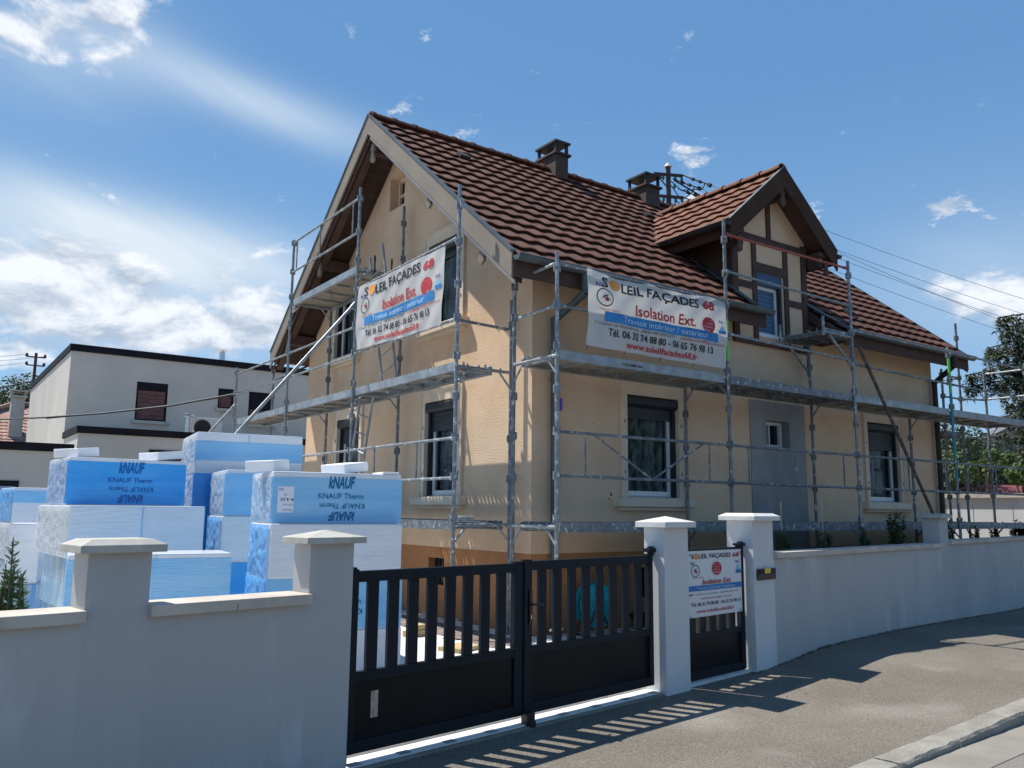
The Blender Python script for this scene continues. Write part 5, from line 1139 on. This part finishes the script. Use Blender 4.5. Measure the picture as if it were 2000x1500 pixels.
m = MB(); m.box(3.25, 3.78, 43.4, 44.0, 4.6, 6.40, 'concrete'); m.box(3.17, 3.86, 43.32, 44.08, 6.4001, 6.48, 'concrete')
for x in (3.22, 3.74): m.box(x, x+.07, 43.4, 44, 6.4801, 6.66, 'concrete')
m.box(3.15, 3.88, 43.3, 44.1, 6.6601, 6.72, 'concrete'); m.build('chimney', rr_)
# utility poles and wires
def insul(mb, p, m_='insulator'): p = Vector(p); mb.tube(p, p+Vector((0, 0, .07)), .03, 'dark_metal', 6); mb.tube(p+Vector((0, 0, .05)), p+Vector((0, 0, .16)), .055, m_, 8, .035)
def sagline(a, b, sag, n=24): a, b = Vector(a), Vector(b); return [a.lerp(b, k/n)-Vector((0, 0, sag*4*(k/n)*(1-k/n))) for k in range(n+1)]
t = thing('utility_pole', 'dark rusty utility pole with three cross-arms beyond the tiled house', 'utility pole', (4.65, 50, 0), group='rusty utility poles')
m = MB(); m.tube((4.65, 50, 0), (4.65, 50, 9.55), .10, 'rust_pole', 8, .07); m.build('pole', t)
for z, r in ((9.30, .42), (8.85, .40), (8.30, .33)):
    m = MB(); m.box(4.65-r if z > 8.4 else 4.6, 4.65+r, 49.96, 50.04, z, z+.06, 'rust_pole')
    for s in (-1, 1):
        if z > 8.4 or s > 0: m.tube((4.65+s*r, 50, z), (4.65+s*r, 50, z+.05), .03, 'dark_metal', 6); m.tube((4.65+s*r, 50, z+.04), (4.65+s*r, 50, z+.20), .08, 'cable_black', 8, .05)
    m.build('cross_arm', t)
for q, (z, x) in enumerate(((9.45, 4.23), (9.0, 4.25), (9.4, 5.0))):
    m = MB(); m.path(sagline((x, 50, z), (-8, 38+q, z-1.6), .8), .012, 'wire_grey', 4); tag(m.build('overhead_wire', loc=(x, 50, z)), ('thin wire from the upper left end of the distant pole', 'thin wire from the lower left end of the distant pole', 'thin wire from the upper right end of the distant pole')[q], 'wire', 'thin wires at the distant left pole')
m = MB(); m.path(sagline((4.6, 50, 8.05), (-6, 40, 6.6), .9), .035, 'cable_black', 5); tag(m.build('thick_cable', loc=(4.6, 50, 8.05)), 'thick black cable leaving the distant pole to the left', 'cable')
m = MB(); pts = [Vector(p) for p in ((6.31, 16.05, 4.42), (5.95, 17, 4.18), (5.48, 18, 3.98), (4.59, 20, 3.84), (3.55, 22, 3.77), (2.58, 24, 3.77), (1.4, 26.5, 3.82), (-1, 31, 4.2), (-6, 40, 6.0))]
m.path(pts, .022, 'cable_black', 6); m.path([p+Vector((.02, 0, .03*sin(k*2.3))) for k, p in enumerate(pts[:6])], .012, 'cable_black', 5); tag(m.build('service_cable', loc=(6.31, 16.05, 4.42)), 'black service cable slung from the gable corner across the modern house', 'cable')
t = thing('utility_pole', 'dark utility pole with green insulators rising behind the house roof', 'utility pole', (19.95, 19, 0), group='rusty utility poles')
m = MB(); m.tube((19.95, 19, 0), (19.95, 19, 13.2), .12, 'rust_pole', 10, .085); m.tube((19.95, 19, 13.2), (19.95, 19, 13.33), .14, 'ac_white', 10, .06); m.build('pole', t)
dirx = Vector((.90, -.43, 0)); P0 = Vector((19.95, 19, 0))
for z in (12.88, 12.1):
    m = MB(Matrix.Translation((19.95, 19, z)) @ Matrix.Rotation(atan2(dirx.y, dirx.x), 4, 'Z')); m.box(-.52, .52, -.045, .045, 0, .085, 'rust_pole'); m.tube((-.4, 0, 0), (0, 0, -.45), .025, 'rust_pole', 5); m.build('cross_arm', t)
ins = []
def one_insulator(p): m = MB(); insul(m, p); m.build('insulator', t)
for z in (12.88, 12.1):
    for s in (-.42, -.18, .25, .48):
        p = P0+dirx*s+Vector((0, 0, z-.16)); one_insulator(p); ins.append(p)
for z in (12.45, 11.75, 11.55): one_insulator(P0+dirx*.22+Vector((0, 0, z)))
m = MB(); rnd = random.Random(4)
far = Vector((60, 13, 9.0)); wires = []
for k, (s, z) in enumerate(((.48, 12.95), (.30, 12.45), (.48, 12.16), (.25, 11.75), (.10, 12.8))):
    a = P0+dirx*(s+.05)+Vector((0, 0, z)); b = a+dirx*1.0+Vector((0, 0, -.28)); m.path([a, a.lerp(b, .4)-Vector((0, 0, .02)), b], .02, 'cable_black', 5)
    for q in (.35, .6, .95): c = a.lerp(b, q); m.tube(c-Vector((.05, 0, 0)), c+Vector((.07, 0, -.02)), .055 if q < .9 else .075, 'cable_black', 7)
    lo = [P0+dirx*.1+Vector((0, 0, z-.25)), P0+dirx*.45+Vector((0, 0, z-.55-.05*k)), b.lerp(a, .3)+Vector((0, 0, -.25)), b.lerp(a, .2)]; m.path(lo, .018, 'cable_black', 5); wires.append(b)
c = P0+dirx*1.75+Vector((0, 0, 11.95)); m.path([P0+dirx*.2+Vector((0, 0, 12.75)), c, P0+dirx*2.2+Vector((0, 0, 11.5))], .03, 'cable_black', 6); m.tube(c-dirx*.12+Vector((0, 0, .07)), c+dirx*.12-Vector((0, 0, .07)), .09, 'rust_pole', 8)
m.build('cable_fittings', t)
wl = ['highest of the thin wires running from the rear pole behind the dormer to the right', 'second thin wire from the top behind the dormer', 'third thin wire from the top behind the dormer', 'fourth thin wire from the top behind the dormer', 'lowest thin wire running past the far end of the roof']
for k, b in enumerate(wires):
    m = MB(); e = Vector((62, 6.5+.4*k, 8.1-.55*k)); m.path(sagline(b, e, 1.3, 30), .008, 'wire_grey', 4); tag(m.build('overhead_wire', loc=b), wl[k], 'wire', 'overhead wires from the rear pole')
# ------------------------------------------------------------------ right-hand background
t = thing('rear_wall', 'tall white wall with beige coping closing the plot on the right', 'garden wall', (20.6, 16, 0))
m = MB(); m.box(20.60, 20.85, 7.2, 30, -.2, 1.96, 'white_pillar'); m.build('wall_body', t)
m = MB(); m.box(20.52, 20.93, 7.15, 30, 1.961, 2.06, 'coping_concrete'); m.build('coping', t)
t = thing('brick_planter', 'low dark red brick planter with pale rim at the right edge before the white wall', 'planter', (18.6, 7.9, 0))
m = MB(); m.box(17.9, 20.2, 7.6, 7.85, 0, 1.22, 'barn_red'); m.build('brick_body', t); m = MB(); m.box(17.85, 20.25, 7.56, 7.89, 1.221, 1.30, 'coping_concrete'); m.build('rim', t)
def fwd(u, v, D):
    d = _r*((u-1000)/FPX)-_u*((v-750)/FPX)+_f; d *= D/d.dot(_f); return Vector((d.x, d.y, d.z+EYE))
# spruce
sp = thing('spruce_tree', 'dark spruce tree with drooping branches cut by the right edge', 'tree', (22.9, 7.9, 0))
m = MB(); m.tube((22.9, 7.9, 0), (22.9, 7.9, 9), .22, 'bark', 10, .06); m.tube((22.9, 7.9, 9), (22.9, 7.9, 9.8), .05, 'bark', 8, .02); m.build('trunk', sp)
rnd = random.Random(21); nd, br = MB(), MB()
bz = [(3.2, 2.2), (3.6, 2.5), (4.0, 2.4), (4.4, 2.5), (4.75, 2.8), (5.05, 3.0), (5.35, 3.25), (5.6, 2.5), (5.85, 2.6), (6.3, 2.35), (6.6, 1.8), (7.0, 1.6), (7.5, 1.3), (8.0, 1.0), (8.6, .7), (9.2, .4)]
for z, L in bz:
    nb_ = 9; off = rnd.uniform(0, 1)
    for k in range(nb_):
        an = 2*pi*(k+off)/nb_+rnd.uniform(-.2, .2); l = L*rnd.uniform(.65, 1.02); dv = Vector((cos(an), sin(an), 0)); pts = []
        for q in range(9): u = q/8; pts.append(Vector((22.9, 7.9, z))+dv*l*u+Vector((0, 0, .25*sin(u*2.2)*l*.35-.22*u*u*l*.35+.12*max(0, u-.8))))
        br.path(pts, .02, 'bark', 4)
        side = dv.cross(Vector((0, 0, 1)))
        for q in range(int(46*l)):
            u = rnd.uniform(.12, 1); f_ = u*8; i_ = min(7, int(f_)); c = pts[i_].lerp(pts[i_+1], f_-i_)+side*rnd.gauss(0, .16*(1.15-u)); dl = rnd.uniform(.15, .62)*(1.15-.55*u)
            s0 = c; s1 = c+Vector((rnd.gauss(0, .07), rnd.gauss(0, .07), -dl))
            for z_ in range(int(5+dl*14)):
                e0 = s0.lerp(s1, rnd.random()); d = Vector((rnd.gauss(0, .6), rnd.gauss(0, .6), rnd.gauss(-.6, .5))).normalized()*rnd.uniform(.09, .17); w_ = d.orthogonal().normalized()*.028
                nd.add([e0-w_, e0+w_, e0+d], [(0, 1, 2)], 'needle')
br.build('branches', sp); nd.build('needles', sp)
# broad-leaved trees beyond the wall
def rblobs(seed, c, R, n, zs=.8):
    r = random.Random(seed); out = []
    for _ in range(n):
        d = Vector((r.gauss(0, 1), r.gauss(0, 1), r.gauss(0, .8))).normalized()*r.uniform(.3, .85); q = R*r.uniform(.32, .55); out.append((c[0]+d.x*R, c[1]+d.y*R, c[2]+d.z*R*zs, q, q, q*.85))
    return out
lbs = ['dark green tree beyond the white wall, next to the house corner', 'dark green tree beyond the white wall, behind the middle scaffold poles', 'dark tree beyond the white wall, left of the solar roof']
for k, (u, v, D, R) in enumerate(((1848, 905, 31, 2.4), (1895, 925, 35, 2.3), (1935, 925, 38, 2.4))):
    c = fwd(u, v, D); tree('broadleaf_tree', lbs[k], 'tree', (c.x, c.y, 0), rblobs(100+k, c, R, 11), 9000, .085, 'leaf_dark', .2, 200+k, 'trees beyond the white wall')
c = fwd(1866, 930, 22.5); tree('leafy_shrub', 'bright yellow-green leafy shrub looking over the white wall by the house corner', 'shrub', (c.x, c.y, 0), rblobs(120, c, .8, 7), 1000, .085, 'leaf_bright', .06, 220)
c = fwd(1922, 900, 24); tree('leafy_shrub', 'slender bright-leaved young tree over the white wall, beside the middle pole', 'shrub', (c.x, c.y, 0), rblobs(121, c, .55, 5, 1.4), 420, .085, 'leaf_bright', .05, 221)
c = fwd(1992, 912, 24.5); tree('fruit_tree', 'round green fruit tree over the white wall at the right edge', 'tree', (c.x, c.y, 0), rblobs(122, (c.x+.3, c.y, c.z-.05), .72, 8), 2400, .075, 'leaf_bright', .08, 222)
t = thing('solar_house', 'house with steep slate roof carrying solar panels at the right edge', 'house', (41, 13, 0))
T0, B0 = fwd(1996, 822, 36), fwd(1930, 960, 36); dxr = Vector((.80, -.60, 0))
m = MB(); m.prism([T0, B0, B0+dxr*9, T0+dxr*9], Vector((.5, .6, -.2)), 'slate')
rf2 = m.build('roof', t)
gb = Vector((2.0, 2.6, 0))
m = MB(); m.poly([T0+Vector((.0, .02, -.02)), B0+Vector((.0, .02, -.02)), B0+Vector((-2.2, 4.2, 0)), T0+Vector((1.2, 1.4, 0))], 'slate'); m.poly([B0+Vector((.3, .4, 0)), B0+dxr*9+Vector((.3, .4, 0)), B0+dxr*9+Vector((.3, .4, -5)), B0+Vector((.3, .4, -5))], 'barn_red'); m.build('wall', t)
nr = (B0-T0).cross(dxr).normalized(); nr = nr if nr.z > 0 else -nr
m = MB(); e = (B0-T0); m.prism([T0+nr*.05+dxr*.85, B0+nr*.05+dxr*.85, B0+nr*.05+dxr*.97, T0+nr*.05+dxr*.97], nr*.06, 'ac_white')
for q in range(6): a = T0+e*(.16*q+.02)+nr*.05+dxr*.97; m.prism([a, a+dxr*7, a+dxr*7+e*.012, a+e*.012], nr*.06, 'ac_white')
m.build('panel_frame', rf2)
m = MB()
for q in range(5):
    for k in range(5): a = T0+e*(.16*q+.038)+nr*.06+dxr*(1.0+k*1.15); m.prism([a, a+dxr*1.12, a+dxr*1.12+e*.13, a+e*.13], nr*.03, 'solar')
m.build('solar_panel', rf2)
c = fwd(1955, 940, 30); t = thing('red_shed', 'low dark red tiled shed roof showing above the white wall', 'shed', (c.x, c.y, 0))
m = MB(Matrix.Translation((c.x, c.y, 0)) @ Matrix.Rotation(-.5, 4, 'Z')); m.box(-2.2, 5, 0, 3, 0, 2.1, 'barn_red'); m.build('wall', t)
m = MB(Matrix.Translation((c.x, c.y, 0)) @ Matrix.Rotation(-.5, 4, 'Z')); m.prism([(-2.5, -.4, 1.95), (5.3, -.4, 1.95), (5.3, 1.6, 2.6), (-2.5, 1.6, 2.6)], (0, 0, .1), 'barn_red'); m.build('roof', t)
# garden trees across the street, behind the camera: they shade the street front and show in the window panes
for k, (a, i, hh, R) in enumerate(((2, -12.5, 3.2, 2.3), (9, -12, 3.6, 2.6), (16, -12.5, 3.2, 2.4), (23, -13, 3.4, 2.4), (-5, -13, 3.2, 2.3))):
    c = wp(a, i, hh); tree('broadleaf_tree', ('garden tree across the street, opposite the driveway gate', 'garden tree across the street, opposite the small gate', 'garden tree across the street, opposite the midway pillar', 'garden tree across the street, furthest along it', 'garden tree across the street, opposite the left wall')[k], 'tree', (c.x, c.y, 0), rblobs(160+k, c, R, 10), 2200, .26, 'leaf_dark', .2, 260+k, 'garden trees across the street')
# trees far left, behind the tiled house
for k, (u, v, D, R) in enumerate(((8, 800, 60, 3.0), (80, 798, 66, 2.2), (-60, 800, 60, 3))):
    c = fwd(u, v, D); tree('broadleaf_tree', ('round green tree behind the tiled hip roof, left of its chimney', 'green tree crown showing between the chimney and the modern house', 'green tree just outside the left edge, behind the tiled house')[k], 'tree', (c.x, c.y, 0), rblobs(140+k, c, R, 9), 5500, .15, 'leaf_dark', .25, 240+k, 'trees behind the tiled house')
# tree line in the far distance
m = MB(); rnd = random.Random(9); bl = []
for k in range(60):
    an = radians(rnd.uniform(-40, 130)); D = rnd.uniform(120, 170); bl.append((D*cos(an), D*sin(an), rnd.uniform(0, 3), rnd.uniform(4, 8), rnd.uniform(4, 8), rnd.uniform(3, 5)))
leaf_cloud(m, 'leaf_dark', bl, 9000, .9, rnd); tag(m.build('distant_woods'), 'distant dark green woods along the horizon', 'woods', kind='stuff')
